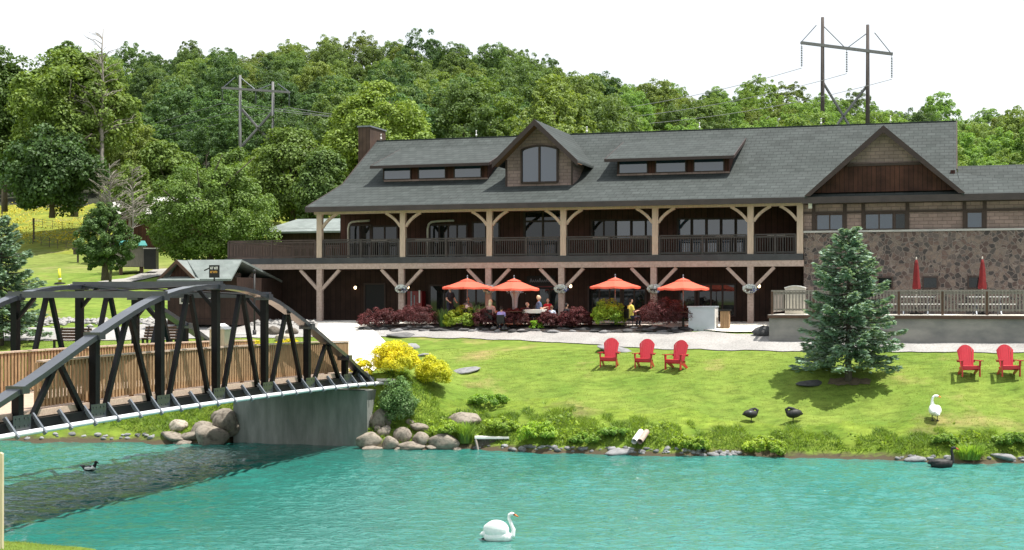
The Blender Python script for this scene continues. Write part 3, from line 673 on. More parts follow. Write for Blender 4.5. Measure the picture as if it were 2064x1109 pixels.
d.build('soffit', M['soffit'], gd, shift=SH)
wa, wb = BU(1020, DW), BU(1154, DW)
sl = (pk - ez) / hs
def rz(u): return pk - sl * abs(u - uc) - .16
d = MB(); zb = roofz(DW) - .05
d.prism([(wa, DW, zb), (wb, DW, zb), (wb, DW, rz(wb)), (uc, DW, rz(uc)), (wa, DW, rz(wa))], (0, .12, 0))
for uu in (wa, wb - .12):
    oo = BO + (ez + .2 - BZ_) / .5875
    d.prism([(uu, DW + .121, zb), (uu, BO, BZ_ - .1), (uu, oo, ez + .1), (uu, DW + .121, min(rz(wa), rz(wb)))], (.12, 0, 0))
d.build('dormer_wall', M['shake'], gd, shift=SH)
d = MB()
for uu in (wa - .03, wb - .07): d.box(uu, uu + .1, DW - .03, DW - .003, zb, rz(wa) - .02)
d.build('corner_board', M['trim'], gd, shift=SH)
ga, gb = BU(1052, DW), BU(1124, DW); gz0 = BZ(1088, 368, DW); gz1 = BZ(1088, 306, DW); arch = .30
pts = [(ga, DW - .03, gz0), (gb, DW - .03, gz0)] + [(ga + (gb - ga) * (1 - k / 12), DW - .03, gz1 + arch * math.sin(math.pi * (.12 + .76 * k / 12)) / 1) for k in range(13)]
d = MB(); d.prism(pts, (0, .025, 0)); d.build('arched_window', M['glass'], gd, shift=SH)
d = MB(); full = pts + [pts[0]]
for k in range(len(full) - 1):
    p, q = Vector(full[k]), Vector(full[k + 1]); d.bar(p + Vector((0, -.02, 0)), q + Vector((0, -.02, 0)), .09, .1, (0, 1, 0))
um = (ga + gb) / 2; d.box(um - .05, um + .05, DW - .09, DW - .032, gz0, gz1 + arch * .98)
d.build('window_frame', M['trim'], gd, shift=SH)
# stone wing with cross gable
w = MB(); w.box(11.32, 34, 0, .3, 3.9, 8.55); w.box(11.32, 11.6, .302, WO - .02, 3.9, 10.0); lp(w, 'stone_wall', 'stone')
w = MB(); w.box(11.30, 34, -.07, .28, 8.552, 8.64); lp(w, 'stone_ledge', 'concrete')
w = MB(); w.box(11.32, 34, .02, .28, 8.642, 9.95); lp(w, 'wing_wall', 'shake')
w = MB()
def trim(x0, x1, z0, z1, d=0.0): w.box(x0, x1, -.03 - d, .018, z0, z1)
ztop = 9.95; zmid0, zmid1 = 9.40, 9.49
cols = [1636, 1645, 1703, 1740, 1827, 1943, 1984]
for a in (1640, 1703, 1740, 1829, 1944, 1985): u = BU(a, 0); trim(u - .08, u + .08, 8.645, ztop)
trim(11.3, 34, ztop - .12, ztop + .02, .004); trim(11.3, 34, zmid0, zmid1, .002)
lp(w, 'wall_trim', 'trim')
w = MB(); w.box(11.3, 34, -.6, .02, 9.972, 10.02); lp(w, 'eave_soffit', 'fascia')
for a, b, gl, dv in ((1646, 1699, 'glass', 2), (1744, 1800, 'glass', 2), (1804, 1825, 'glassd', 1), (1949, 1980, 'glass', 1)):
    u0, u1 = BU(a, .0), BU(b, .0); f = MB()
    for k in range(dv + 1):
        uu = u0 + (u1 - u0) * k / dv; f.box(uu - .03, uu + .03, -.02, .016, 8.66, 9.385)
    f.box(u0, u1, -.018, .016, 8.645, 8.70); f.box(u0, u1, -.018, .016, 9.34, 9.395)
    fo = lp(f, 'window', 'trim'); g = MB(); g.box(u0, u1, 0, .012, 8.7, 9.34); g.build('pane', M[gl], fo, shift=SH)
for a, b in ((1771, 1797), (1862, 1888), (1953, 1980)):
    u0, u1 = BU(a, 0), BU(b, 0); z0, z1 = BZ(1860, 580, 0), BZ(1860, 560, 0); f = MB()
    for x0, x1, y0, y1 in ((u0 - .06, u0, z0 - .06, z1 + .06), (u1, u1 + .06, z0 - .06, z1 + .06), (u0, u1, z0 - .06, z0), (u0, u1, z1, z1 + .06)): f.box(x0, x1, -.05, -.003, y0, y1)
    fo = lp(f, 'small_window', 'trim'); g = MB(); g.box(u0, u1, -.02, -.002, z0, z1); g.build('pane', M['glassd'], fo, shift=SH)
m = MB(); u, z = BU(1633, -.12), BZ(1633, 415, -.12); m.box(u - .08, u + .08, -.16, -.002, z - .12, z + .12); lp(m, 'flood_light', 'white')
GU, GH, GP = 14.88, 3.42, 13.22
d = MB()
gyo = BO + (GP - BZ_) / .5875
for sd in (-1, 1): d.prism([(GU, EO - .15, GP), (GU + sd * GH, EO - .15, EZ + .02), (GU + sd * GH, EO + .3, EZ + .08), (GU, gyo + .1, GP)], (0, 0, -.12))
cg = lp(d, 'cross_gable', 'roof')
d = MB()
for sd in (-1, 1): d.prism([(GU, EO - .21, GP + .02), (GU + sd * (GH + .05), EO - .21, EZ + .02), (GU + sd * (GH - .22), EO - .21, EZ + .02), (GU, EO - .21, GP - .30)], (0, .055, 0))
d.build('bargeboard', M['fascia'], cg, shift=SH)
gs = (GP - EZ) / GH
d = MB(); zs = EZ + 1.42
def gw(z): return (GP - .15 - z) / gs
d.prism([(GU - gw(EZ + .2), -.35, EZ + .2), (GU + gw(EZ + .2), -.35, EZ + .2), (GU + gw(zs), -.35, zs), (GU - gw(zs), -.35, zs)], (0, .1, 0)); d.build('board_panel', M['gableboard'], cg, shift=SH)
d = MB(); d.prism([(GU - gw(zs), -.30, zs + .002), (GU + gw(zs), -.30, zs + .002), (GU, -.30, GP - .15)], (0, .1, 0)); d.build('shingle_panel', M['shake'], cg, shift=SH)
d = MB(); d.box(GU - gw(zs) + .06, GU + gw(zs) - .06, -.40, -.352, zs - .06, zs + .06); d.build('belt_board', M['trim'], cg, shift=SH)
# terrace beside the wing
TO = -4.5
ter = thing('terrace', 'raised concrete terrace with a retaining wall in front of the stone wing', 'terrace', bpt(10.3, TO, 3.6), BROT)
TS = (-10.3, -TO, -3.6)
w = MB(); w.box(10.3, 34, TO, TO + .3, 3.3, 4.80); w.box(10.3, 10.6, TO + .302, -.02, 3.3, 4.80); w.build('retaining_wall', M['terrwall'], ter, shift=TS)
w = MB(); w.box(10.25, 34, TO - .05, -.02, 4.802, 4.87); w.build('terrace_floor', M['path'], ter, shift=TS)
w = MB(); w.box(10.25, 34, TO - .09, TO - .052, 4.72, 4.85); w.build('edge_beam', M['brownwood'], ter, shift=TS)
fen = thing('terrace_fence', 'grey weathered wooden fence of slim balusters along the terrace edge', 'fence', bpt(10.4, TO + .1, 4.87), BROT)
FS = (-10.4, -TO - .1, -4.87)
nb = 9
for k in range(nb):
    u0 = 10.42 + k * 1.75; u1 = u0 + 1.75; m = MB()
    m.box(u0, u1, TO + .06, TO + .2, 5.86, 5.92); m.box(u0, u1, TO + .1, TO + .14, 5.74, 5.84); m.box(u0, u1, TO + .1, TO + .15, 5.05, 5.13)
    n = 13
    for i in range(n):
        uu = u0 + (i + .5) * 1.75 / n; m.box(uu - .026, uu + .026, TO + .06, TO + .098, 5.03, 5.86)
    m.build('fence_panel', M['greywood'], fen, shift=FS)
    m = MB(); m.box(u0 - .05, u0 + .05, TO + .05, TO + .17, 4.875, 5.858); m.build('post', M['brownwood'], fen, shift=FS)
m = MB(); 
for i in range(30): oo = TO + .3 + i * .135; m.box(10.4, 10.44, oo - .03, oo + .03, 4.97, 5.86)
m.box(10.36, 10.5, TO + .21, -.15, 5.862, 5.92); m.box(10.4, 10.45, TO + .21, -.15, 4.99, 5.08); m.build('side_panel', M['greywood'], fen, shift=FS)
# ------------------------------------------------------------------ the bridge
UN, UF = -3.33, -8.05; PL = 3.19; OM = -27.96
bridge = thing('footbridge', 'black steel bowstring truss bridge with brown wooden railings over the pond', 'bridge', bpt(-5.69, OM, 2.4), BROT)
BS = (5.69, -OM, -2.4)
def bb(m, name, mat, parent=None, **k): return m.build(name, M[mat], parent or bridge, shift=BS, **k)
def camber(i): return .13 * (1 - (i / 4) ** 2)
TOPZ = {-4: 2.5, -3: 3.42, -2: 4.62, -1: 5.62, 0: 5.93, 1: 5.62, 2: 4.62, 3: 3.42, 4: 2.5}
def topz(s):
    i = max(-4, min(3, math.floor(s))); return TOPZ[i] + (TOPZ[i + 1] - TOPZ[i]) * (s - i)
def on_(s): return OM + PL * (s if s < 3 else 3 + (s - 3) * .74)
for uu in (UN, UF):
    m = MB()
    ss = np.linspace(-4, 4, 33); ks = sorted(TOPZ)
    def smooth_z(s):                     # Catmull-Rom through the panel points
        i = max(-4, min(3, math.floor(s))); f = s - i; g = lambda j: TOPZ[max(-4, min(4, j))]
        a, b, c, d = g(i - 1), g(i), g(i + 1), g(i + 2)
        return .5 * (2 * b + (c - a) * f + (2 * a - 5 * b + 4 * c - d) * f * f + (3 * b - a - 3 * c + d) * f ** 3)
    for a, b in zip(ss[:-1], ss[1:]): m.bar((uu, on_(a), smooth_z(a)), (uu, on_(b), smooth_z(b)), .35, .13)
    for i in range(-3, 4): m.box(uu - .24, uu + .24, on_(i) - .14, on_(i) + .14, TOPZ[i] - .10, TOPZ[i] + .085)
    bb(m, 'top_chord', 'chord')
    m = MB()
    for i in range(-4, 4):
        a, b = camber(i), camber(i + 1); m.bar((uu, on_(i), 2.47 + a), (uu, on_(i + 1), 2.47 + b), .2, .30)
    bb(m, 'bottom_chord', 'steel')
    for i in range(-3, 4):
        m = MB(); m.bar((uu, on_(i), 2.45), (uu, on_(i), TOPZ[i] - .06), .20, .20, (0, 1, 0)); bb(m, 'vertical', 'steel')
    for i in range(-4, 4):
        s = i + .5
        for e in (i + .12, i + .88):
            if (i == -4 and e < i + .5) or (i == 3 and e > i + .5): continue
            m = MB(); m.bar((uu, on_(s + (.03 if e > s else -.03)), topz(s) - .1), (uu, on_(e), 2.5), .12, .13, (0, 1, 0)); bb(m, 'diagonal', 'steel')
    for i in range(-3, 4):
        m = MB(); zc = 2.5 + camber(i)
        for d_ in (-.125, .105): m.box(uu + d_, uu + d_ + .02, on_(i) - .34, on_(i) + .34, zc - .13, zc + .26)
        for dx in (-.24, -.1, .1, .24):
            for dz in (0, .18): m.box(uu + .1251, uu + .14, on_(i) + dx - .02, on_(i) + dx + .02, zc + dz - .02, zc + dz + .02)
        bb(m, 'gusset_plate', 'chord')
    for i in (-4, 4):
        m = MB(); sg = 1 if i > 0 else -1
        m.prism([(uu - .02, on_(i - sg * .62), 2.5), (uu - .02, on_(i), 2.5), (uu - .02, on_(i - sg * .62), 2.95)], (.04, 0, 0)); bb(m, 'gusset_plate', 'steel')
for i in (-1, 0, 1):
    m = MB(); z = TOPZ[i] + .06; m.box(UF - .2, UN + .2, on_(i) - .09, on_(i) + .09, z - .09, z + .1); bb(m, 'cross_strut', 'chord')
    for uu, sg in ((UN, -1), (UF, 1)):
        m = MB(); m.bar((uu, on_(i), TOPZ[i] - .7), (uu + sg * .65, on_(i), z - .08), .1, .1, (0, 1, 0)); bb(m, 'knee_brace', 'steel')
for i in (-1, 0):
    m = MB(); m.tube([(UN, on_(i), TOPZ[i] + .05), (UF, on_(i + 1), TOPZ[i + 1] + .05)], .03, 6); m.tube([(UF, on_(i), TOPZ[i] + .05), (UN, on_(i + 1), TOPZ[i + 1] + .05)], .03, 6); bb(m, 'wind_brace', 'steel')
m = MB()
for k in range(160):
    s = -4 + 8 * (k + .5) / 160; z = 2.76 + camber(s); m.box(UF + .3, UN - .12, on_(s) - .078, on_(s) + .078, z - .05, z)
bb(m, 'deck', 'deckwood')
for uu in (UN - .11, UF + .13):
    m = MB()
    for i in range(-4, 4): m.bar((uu, on_(i), 2.72 + camber(i)), (uu, on_(i + 1), 2.72 + camber(i + 1)), .07, .16)
    bb(m, 'edge_board', 'deckwood')
def brail(uu, s0, s1):
    m = MB(); n = int((s1 - s0) * PL / .155)
    seg = 12
    for k in range(seg):
        a, b = s0 + (s1 - s0) * k / seg, s0 + (s1 - s0) * (k + 1) / seg
        za, zb_ = 2.76 + camber(a), 2.76 + camber(b)
        m.bar((uu, on_(a), za + 1.08), (uu, on_(b), zb_ + 1.08), .045, .13); m.bar((uu, on_(a), za + .16), (uu, on_(b), zb_ + .16), .045, .17)
    for k in range(n):
        s = s0 + (s1 - s0) * (k + .5) / n; z = 2.76 + camber(s); w_ = .042 + .006 * R.random()
        m.box(uu + .03, uu + .065, on_(s) - w_, on_(s) + w_, z + .06, z + 1.15)
    for k in range(int((s1 - s0) * 1.5) + 1):
        s = s0 + (s1 - s0) * k / int((s1 - s0) * 1.5); z = 2.76 + camber(s); m.box(uu - .12, uu - .025, on_(s) - .05, on_(s) + .05, z, z + 1.15)
    bb(m, 'railing', 'brail'); m = MB()
    for k in range(seg):
        a, b = s0 + (s1 - s0) * k / seg, s0 + (s1 - s0) * (k + 1) / seg; m.bar((uu, on_(a), 3.945 + camber(a)), (uu, on_(b), 3.945 + camber(b)), .19, .045)
    return bb(m, 'cap_rail', 'deckwood')  # paler wood paints the sunlight along the top of the rail
brail(UN - .42, -2.55, 3.5); brail(UF + .42, -4, 3.5)
m = MB(); pts = [(UN + .29, on_(s), 2.35 + camber(s)) for s in np.linspace(-4.2, 4.05, 30)]
pts += [(UN + .34, on_(4.2), 2.32), (UN + .5, on_(4.32), 2.2), (UN + .75, on_(4.4), 1.85)]
m.tube(pts, .066, 8); bb(m, 'white_conduit', 'pipe', smooth=True)
for k in range(24):
    s = -4 + (k + .5) / 3; c = camber(s)
    m = MB(); m.bar((UN + .02, on_(s), 2.74 + c), (UN + .40, on_(s), 2.27 + c), .09, .07, (0, 1, 0)); bb(m, 'outrigger', 'galv')
for k in range(9):
    s = -4 + k; m = MB(); m.box(UF, UN, on_(s) - .08, on_(s) + .08, 2.36 + camber(s), 2.66 + camber(s)); bb(m, 'floor_beam', 'steel')
ab = thing('bridge_abutment', 'grey concrete abutment under the far end of the bridge', 'abutment', bpt(-6, -16.6, 0), BROT)
AS = (6, 16.6, 0)
m = MB(); m.box(-8.8, -3.2, -16.6, -14.9, -1.2, 2.1); m.build('face_wall', M['abut'], ab, shift=AS)
m = MB(); m.box(-8.8, -3.6, -15.3, -14.4, 2.102, 2.64); m.build('back_wall', M['abut'], ab, shift=AS)
m = MB(); m.box(-3.19, -2.55, -15.6, -11.8, -.2, 2.42); m.build('wing_wall', M['concrete'], ab, shift=AS)
m = MB(); m.box(-3.21, -2.5, -15.68, -11.8, 2.422, 2.5); m.build('coping', M['path'], ab, shift=AS)
# box standing inside the bridge railing
s = .52; fb = thing('feed_box', 'pale wooden box with a pitched lid standing at the bridge railing', 'box', bpt(UN - .75, on_(s), 2.76 + camber(s)), BROT)
m = MB(); m.box(-.26, .26, -.22, .22, 1.0, 1.72); m.build('body', M['pale_wood'], fb)
m = MB(); m.prism([(-.32, -.28, 1.722), (.32, -.28, 1.722), (0, -.28, 1.90)], (0, .56, 0)); m.build('lid', M['white'], fb)
m = MB(); m.box(-.06, .06, -.06, .06, 0, .998); m.build('post', M['brail'], fb)

# ------------------------------------------------------------------ outbuildings on the left
def cottage(name, label, px0, px1, pyb, D, wall_h, roof_h, depth, wallm, roofm, rot=0, cat='hut'):
    a = at((px0 + px1) / 2, pyb, D); w_ = (px1 - px0) / F * D
    t = thing(name, label, cat, (a.x, a.y, a.z), rot)
    return t, w_
# ticket hut: gable end to the pond
D = 71.0; c0 = at(392, 643, D)
hut = thing('ticket_hut', 'low brown hut with pale green shingle roof and gable facing the pond', 'hut', c0, BROT)
hw = (470 - 310) / F * D / 2; hl = 5.5
zw, zr_ = 2.05, 2.92
hx = (352 - 392) / F * D
m = MB(); m.box(-hw + .1, hw + .05, .6, hl, -.3, zw); m.build('wall', M['siding_low'], hut)
m = MB()
gp = hx
for sd, e in ((-1, -hw - .1), (1, hx + (hx + hw + .1))):
    m.prism([(gp, 0, zr_), (e, 0, zw - .1), (e, 1.8, zw - .1), (gp, 1.8, zr_)], (0, 0, -.12))
m.prism([(gp, 1.0, zr_ + .02), (gp + 3.05, 1.0, zr_ + .02), (gp + 3.05, -.1, zw - .08), (gp + 1.3, -.1, zw - .08)], (0, 0, -.1))
m.prism([(gp, 1.0, zr_ + .02), (gp, hl, zw - .1), (gp + 3.05, hl, zw - .1), (gp + 3.05, 1.0, zr_ + .02)], (0, 0, -.1))
m.prism([(-hw, -.25, zw - .12), (gp + 1.4, -.25, zw - .12), (gp + 1.0, .6, zw + .16), (-hw + .5, .6, zw + .16)], (0, 0, -.07))
hr = m.build('roof', M['roof_green'], hut)
m = MB(); m.prism([(-hw + .4, .25, zw), (gp * 2 + hw - .4, .25, zw), (gp, .25, zr_ - .12)], (0, .1, 0)); m.build('gable', M['gableboard'], hut)
m = MB()
for sd, e in ((-1, -hw - .12), (1, gp * 2 + hw + .12)): m.prism([(gp, -.06, zr_ + .02), (e, -.06, zw - .09), (e, -.06, zw - .28), (gp, -.06, zr_ - .18)], (0, .055, 0))
m.build('bargeboard', M['brownwood'], hut)
m = MB(); x0 = (345 - 392) / F * D; x1 = (371 - 392) / F * D; z0, z1 = (643 - 613) / F * D, (643 - 598) / F * D
for a, b, c, d in ((x0, x0 + .08, z0, z1), (x1 - .08, x1, z0, z1), (x0 + .08, x1 - .08, z0, z0 + .08), (x0 + .08, x1 - .08, z1 - .08, z1)): m.box(a, b, .55, .595, c, d)
wf = m.build('window', M['cream'], hut); m = MB(); m.box(x0 + .08, x1 - .08, .57, .594, z0 + .08, z1 - .08); m.build('pane', M['glassd'], wf)
m = MB(); x0 = (405 - 392) / F * D; m.box(x0, x0 + .25, .57, .597, 1.0, 1.24); m.build('notice', M['white'], hut)
# hanging sign of the hut: two lines of worn lettering, white above orange
D2 = 69.5; sp = at(432, 575, D2)
sg = thing('hanging_sign', 'black square sign with white and orange lettering above the hut roof', 'sign', sp, 0)
sz = .49
m = MB(); m.box(-.25, .25, -.03, .03, .36, .97); m.build('board', M['black'], sg)
m = MB(); m.bar((0, 0, 0), (0, 0, .36), .06, .06, (0, 1, 0)); m.bar((-.25, .0, .82), (-.55, .35, .72), .05, .05); m.build('bracket', M['black'], sg)
def strokes(mb, x0, x1, z0, z1, n, y=-.034):
    w_ = (x1 - x0) / n
    for k in range(n):
        a = x0 + k * w_; st = w_ * .2
        mb.box(a, a + st, y, y + .003, z0, z1)
        if k % 3 != 1: mb.box(a + w_ * .55, a + w_ * .55 + st, y, y + .003, z0, z1)
        if k % 2 == 0: mb.box(a + st, a + w_ * .55, y, y + .003, (z0 + z1) / 2 - .015, (z0 + z1) / 2 + .015)
        else: mb.box(a + st, a + w_ * .55, y, y + .003, z1 - .03, z1)
m = MB(); strokes(m, -.19, .19, .76, .89, 4); m.build('white_lettering', M['white'], sg)
m = MB(); strokes(m, -.19, .19, .58, .69, 5); M['orange'] = mk('orange_paint', (.75, .38, .06), rough=.5); m.build('orange_lettering', M['orange'], sg)
# house behind, left of the lodge
D = 96.0; a = at(612, 520, D)
hs2 = thing('back_house', 'dark low house with pale green hip roof behind the side deck', 'house', a, BROT)
m = MB(); m.box(-2.6, 6, 0, 6, -1, 1.95); m.build('wall', M['siding_low'], hs2)
m = MB(); m.prism([(-3.2, -.6, 1.75), (6.5, -.6, 1.75), (6.5, 2.6, 2.75), (-1.7, 2.6, 2.75)], (0, 0, -.12)); m.prism([(-3.2, -.6, 1.752), (-1.7, 2.6, 2.752), (-3.2, 6.4, 1.752)], (0, 0, -.12)); m.prism([(-1.7, 2.602, 2.75), (6.5, 2.602, 2.75), (6.5, 6.5, 1.75), (-3.2, 6.5, 1.75)], (0, 0, -.12)); m.build('roof', M['roof_green'], hs2)
# red-brown barn among the trees
D = 112.0; a = at(290, 530, D); barn = thing('barn', 'red brown barn with weathered grey metal roof half hidden by trees', 'barn', a, .15)
m = MB(); m.box(-2.3, 4.5, 0, 7, -1, 4.0); m.build('wall', M['gableboard'], barn)
M['tin'] = mk('weathered_tin', (.5, .49, .46), (.36, .35, .33), rough=.6, scale=2, stretch=(5, 1, 1))
m = MB(); m.prism([(-2.8, -.5, 3.8), (4.8, -.5, 3.8), (4.8, 3.5, 5.4), (-2.8, 3.5, 5.4)], (0, 0, -.1)); m.prism([(-2.8, 3.502, 5.4), (4.8, 3.502, 5.4), (4.8, 7.5, 3.8), (-2.8, 7.5, 3.8)], (0, 0, -.1)); m.build('roof', M['tin'], barn)
# little raised shed with a teal roof
D = 100.0; a = at(268, 545, D); shd = thing('small_shed', 'small grey board shed on skids with a teal roof', 'shed', a, .3)
M['teal'] = mk('teal_tin', (.05, .24, .22), (.04, .19, .17), rough=.5)
m = MB(); m.box(-1.1, .75, 0, 1.6, .25, 1.75); m.build('wall', M['greywood'], shd)
m = MB(); m.prism([(-1.3, -.3, 1.74), (.95, -.3, 1.74), (.85, .9, 2.1), (-1.2, .9, 2.1)], (0, 0, -.05)); m.prism([(-1.2, .902, 2.1), (.85, .902, 2.1), (.95, 2, 1.74), (-1.3, 2, 1.74)], (0, 0, -.05)); m.build('roof', M['teal'], shd)
m = MB(); 
for x in (-.9, .5): m = MB(); m.box(x, x + .22, .1, 1.5, -.6, .248); m.build('skid', M['brownwood'], shd)
D = 100.0; a = at(305, 540, D); bn = thing('dark_bin', 'dark green waste bin with a pale lid under the round tree', 'bin', a, 0)
m = MB(); m.box(-.42, .42, -.4, .4, -.1, 1.3); m.build('body', M['black'], bn); m = MB(); m.box(-.46, .46, -.44, .44, 1.302, 1.38); m.build('lid', M['tin'], bn)

# ------------------------------------------------------------------ trees
LM = {}
LM['hill'] = leaf_mat('broadleaf', (.145, .218, .06), .42, .2)
LM['tree'] = leaf_mat('near_broadleaf', (.12, .185, .042), .30, .32, hue2=(.15, .215, .046))
LM['spruce'] = leaf_mat('blue_spruce_needles', (.26, .365, .285), .28, .45, hue2=(.19, .285, .205))
LM['barberry'] = leaf_mat('maroon_barberry', (.13, .032, .036), .3, .5, hue2=(.085, .026, .027))
LM['gold'] = leaf_mat('golden_cypress', (.80, .68, .02), .3, .3, hue2=(.56, .54, .025))
LM['lime'] = leaf_mat('lime_shrub', (.36, .44, .035), .4, .3, hue2=(.21, .32, .035))
LM['weed'] = leaf_mat('bank_weeds', (.33, .45, .065), .5, .35, hue2=(.22, .34, .05))
LM['bluegreen'] = leaf_mat('blue_green_shrub', (.075, .14, .06), .3, .4, hue2=(.06, .11, .05))
LM['lawnblade'] = leaf_mat('grass_blades', (.25, .31, .055), .45, .3, hue2=(.19, .255, .042), tint=False)
LM['bankblade'] = leaf_mat('tall_grass_blades', (.19, .29, .035), .45, .45, hue2=(.12, .21, .03), tint=False)
LM['flower'] = leaf_mat('yellow_flowers', (.5, .42, .04), .2, .3, tint=False)
LM['petals'] = leaf_mat('white_blue_petals', (.75, .78, .8), .2, .25, tint=True)
LM['twig'] = leaf_mat('dead_twigs', (.17, .14, .12), .0, .3)

def cards(C, N, size, asp=1.4, droop=None):
    """quads centred at C facing N"""
    n = len(C); N = N / np.linalg.norm(N, axis=1, keepdims=True)
    t = NR.normal(size=(n, 3)); t -= (t * N).sum(1, keepdims=True) * N; t /= np.linalg.norm(t, axis=1, keepdims=True)
    b = np.cross(N, t); s = (size * NR.uniform(.6, 1.25, n))[:, None]
    t = t * s * .5 * asp; b = b * s * .5
    V = np.stack([C - t, C - b * .9, C + t, C + b * .9], 1).reshape(-1, 3)      # leaf-shaped lozenges
    return V, np.arange(n * 4).reshape(n, 4)
def crown_arrays(seed, rx, ry, rz, npuff, pr, nleaf, leaf, taper=.0, low=-.65, outb=.7, cone=False):
    rg = np.random.default_rng(seed)
    d = rg.normal(size=(npuff * 3, 3)); d /= np.linalg.norm(d, axis=1, keepdims=True); d = d[d[:, 2] > low][:npuff]
    npuff = len(d)
    rad = rg.uniform(.3, 1.08, npuff) ** .6
    P = d * rad[:, None] * np.array([rx, ry, rz])
    if taper: P[:, :2] *= (1 - taper * np.clip(P[:, 2:3] / rz, -.2, 1))
    pr_ = pr * rg.uniform(.5, 1.4, npuff)
    ld = rg.normal(size=(npuff, nleaf, 3)); ld += d[:, None] * outb * .9 + np.array([0, 0, .45]); ld /= np.linalg.norm(ld, axis=2, keepdims=True)
    lr = rg.uniform(.5, 1.08, (npuff, nleaf, 1)) ** .7
    Cc = P[:, None] + ld * lr * pr_[:, None, None] * np.array([1, 1, .8])
    N = ld * .8 + rg.normal(size=ld.shape) * .5 + np.array([0, 0, .45])
    V, Q = cards(Cc.reshape(-1, 3), N.reshape(-1, 3), leaf)
    return V, Q
def trunk_mb(h, r0, lean=0, limbs=5, hc=None, spread=2.0, seed=0, m=None):
    rg = random.Random(seed); m = m or MB(); pts = []; n = 6
    for k in range(n + 1):
        t = k / n; pts.append((lean * t + rg.uniform(-.06, .06) * h * .15 * t, rg.uniform(-.06, .06) * h * .15 * t, h * t - .3 * (k == 0)))
    m.tube(pts, [r0 * (1.25 if k == 0 else 1) * (1 - .75 * k / n) for k in range(n + 1)], 8)
    for i in range(limbs):
        t0 = rg.uniform(.4, .85); k = int(t0 * n); p = Vector(pts[k]); a = rg.uniform(0, 6.28) + i * 2.4
        q = p + Vector((math.cos(a), math.sin(a), 1.1)) * spread * .5; q2 = q + Vector((math.cos(a + .3), math.sin(a + .3), .8)) * spread * .5
        m.tube([p, q, q2], [r0 * .42 * (1 - t0 * .5), r0 * .25, r0 * .1], 6)
    return m
# wood on the ridge: a set of shapes, repeated
proto = []
for k in range(13):
    rz_ = 3.6 + .7 * (k % 3); rx_ = 3.7 + .45 * (k % 4)
    if k < 9: V, Q = crown_arrays(100 + k, rx_, rx_ * .95, rz_, 175, .72, 125, .20, taper=.15, low=-.97)
    else: V, Q = crown_arrays(100 + k, rx_ * .95, rx_ * .9, rz_ * 1.1, 190, .62, 105, .20, taper=.22, low=-.97)
    V[:, 2] += 1.3 + rz_
    t = trunk_mb(6.5, .22, seed=k, limbs=3, spread=2)
    tv = np.array([tuple(v) for v in t.v]); tf = [f for f in t.f if len(f) == 4]
    VV = np.concatenate([V, tv]); QQ = np.concatenate([Q, np.array(tf) + len(V)])
    mi = np.r_[np.zeros(len(Q), int), np.ones(len(tf), int)]
    o = npobj('broadleaf_tree', VV, QQ, None, mats=[LM['hill'], M['bark']], mi=mi)
    proto.append(o)
HILL_LAB = {0: 'yellow green broadleaf tree in the wood covering the ridge', 1: 'mid green broadleaf tree in the wood covering the ridge', 2: 'dark green broadleaf tree in the wood covering the ridge', 3: 'fresh bright green tree in the lower wood on the right behind the lodge'}
TINT = {0: (1.3, 1.22, 1.02), 1: (.95, 1.0, 1.0), 2: (.68, .82, .95), 3: (1.5, 1.6, 1.3)}
rows = [(133, 6.4), (141, 6.4), (150, 6.5), (160, 6.6), (171, 6.7), (183, 6.8), (196, 7.0), (210, 7.1), (225, 7.2), (240, 7.3), (255, 7.3), (270, 7.2), (284, 6.8)]
used = set(); nh = 0
for ri, (D, st) in enumerate(rows):
    xa, xb = (-90 - 1032) / F * D, (2150 - 1032) / F * D
    x = xa + R.uniform(0, st)
    while x < xb:
        DD = D + R.uniform(-4.5, 4.5); col = 1032 + F * x / DD
        xx = x + R.uniform(-1.2, 1.2); x += st * R.uniform(.8, 1.15)
        if D < 150 and col < 230: continue
        if D < 149 and (425 < col < 605): continue
        if D < 150 and (280 < col <= 418): continue
        o_ = uo(Vector((xx, DD, 0)))[1]
        if o_ > 217 or o_ < 57: continue
        if D < 190 and 760 < col < 1580 and D < 150: pass
        k = R.randrange(len(proto)) if 1032 + F * x / DD < 1230 else R.choice((9, 10, 11, 12, 3, 5))
        pr_ = R.random()
        right = col > 1230
        kind = (3 if pr_ < .6 else 0 if pr_ < .75 else 1 if pr_ < .92 else 2) if right else (0 if pr_ < .34 else 1 if pr_ < .72 else 2)
        if 270 < col < 420 and D < 200: kind = 2  # dark tint here and on the next line paints shade along the wood's edge
        if 280 < col < 640 and D < 200: kind = 2
        s = R.uniform(.8, 1.15) * (.74 if right else .92)
        if k in used: o = proto[k].copy(); COL.objects.link(o)
        else: o = proto[k]; used.add(k)
        z = g1(xx, DD)
        o.location = (xx, DD, z - .3); o.rotation_euler = (R.uniform(-.06, .06), R.uniform(-.06, .06), R.uniform(0, 6.28)); o.scale = (s * R.uniform(.9, 1.1), s * R.uniform(.9, 1.1), s * R.uniform(.85, 1.2))
        j = R.uniform(.85, 1.15); tt = TINT[kind]; o.color = (tt[0] * j * R.uniform(.92, 1.08), tt[1] * j, tt[2] * j, 1)
        tag(o, HILL_LAB[kind], 'tree', {0: 'yellow green trees on the ridge', 1: 'mid green trees on the ridge', 2: 'dark trees on the ridge', 3: 'bright trees behind the lodge'}[kind]); nh += 1
print('hill trees', nh)

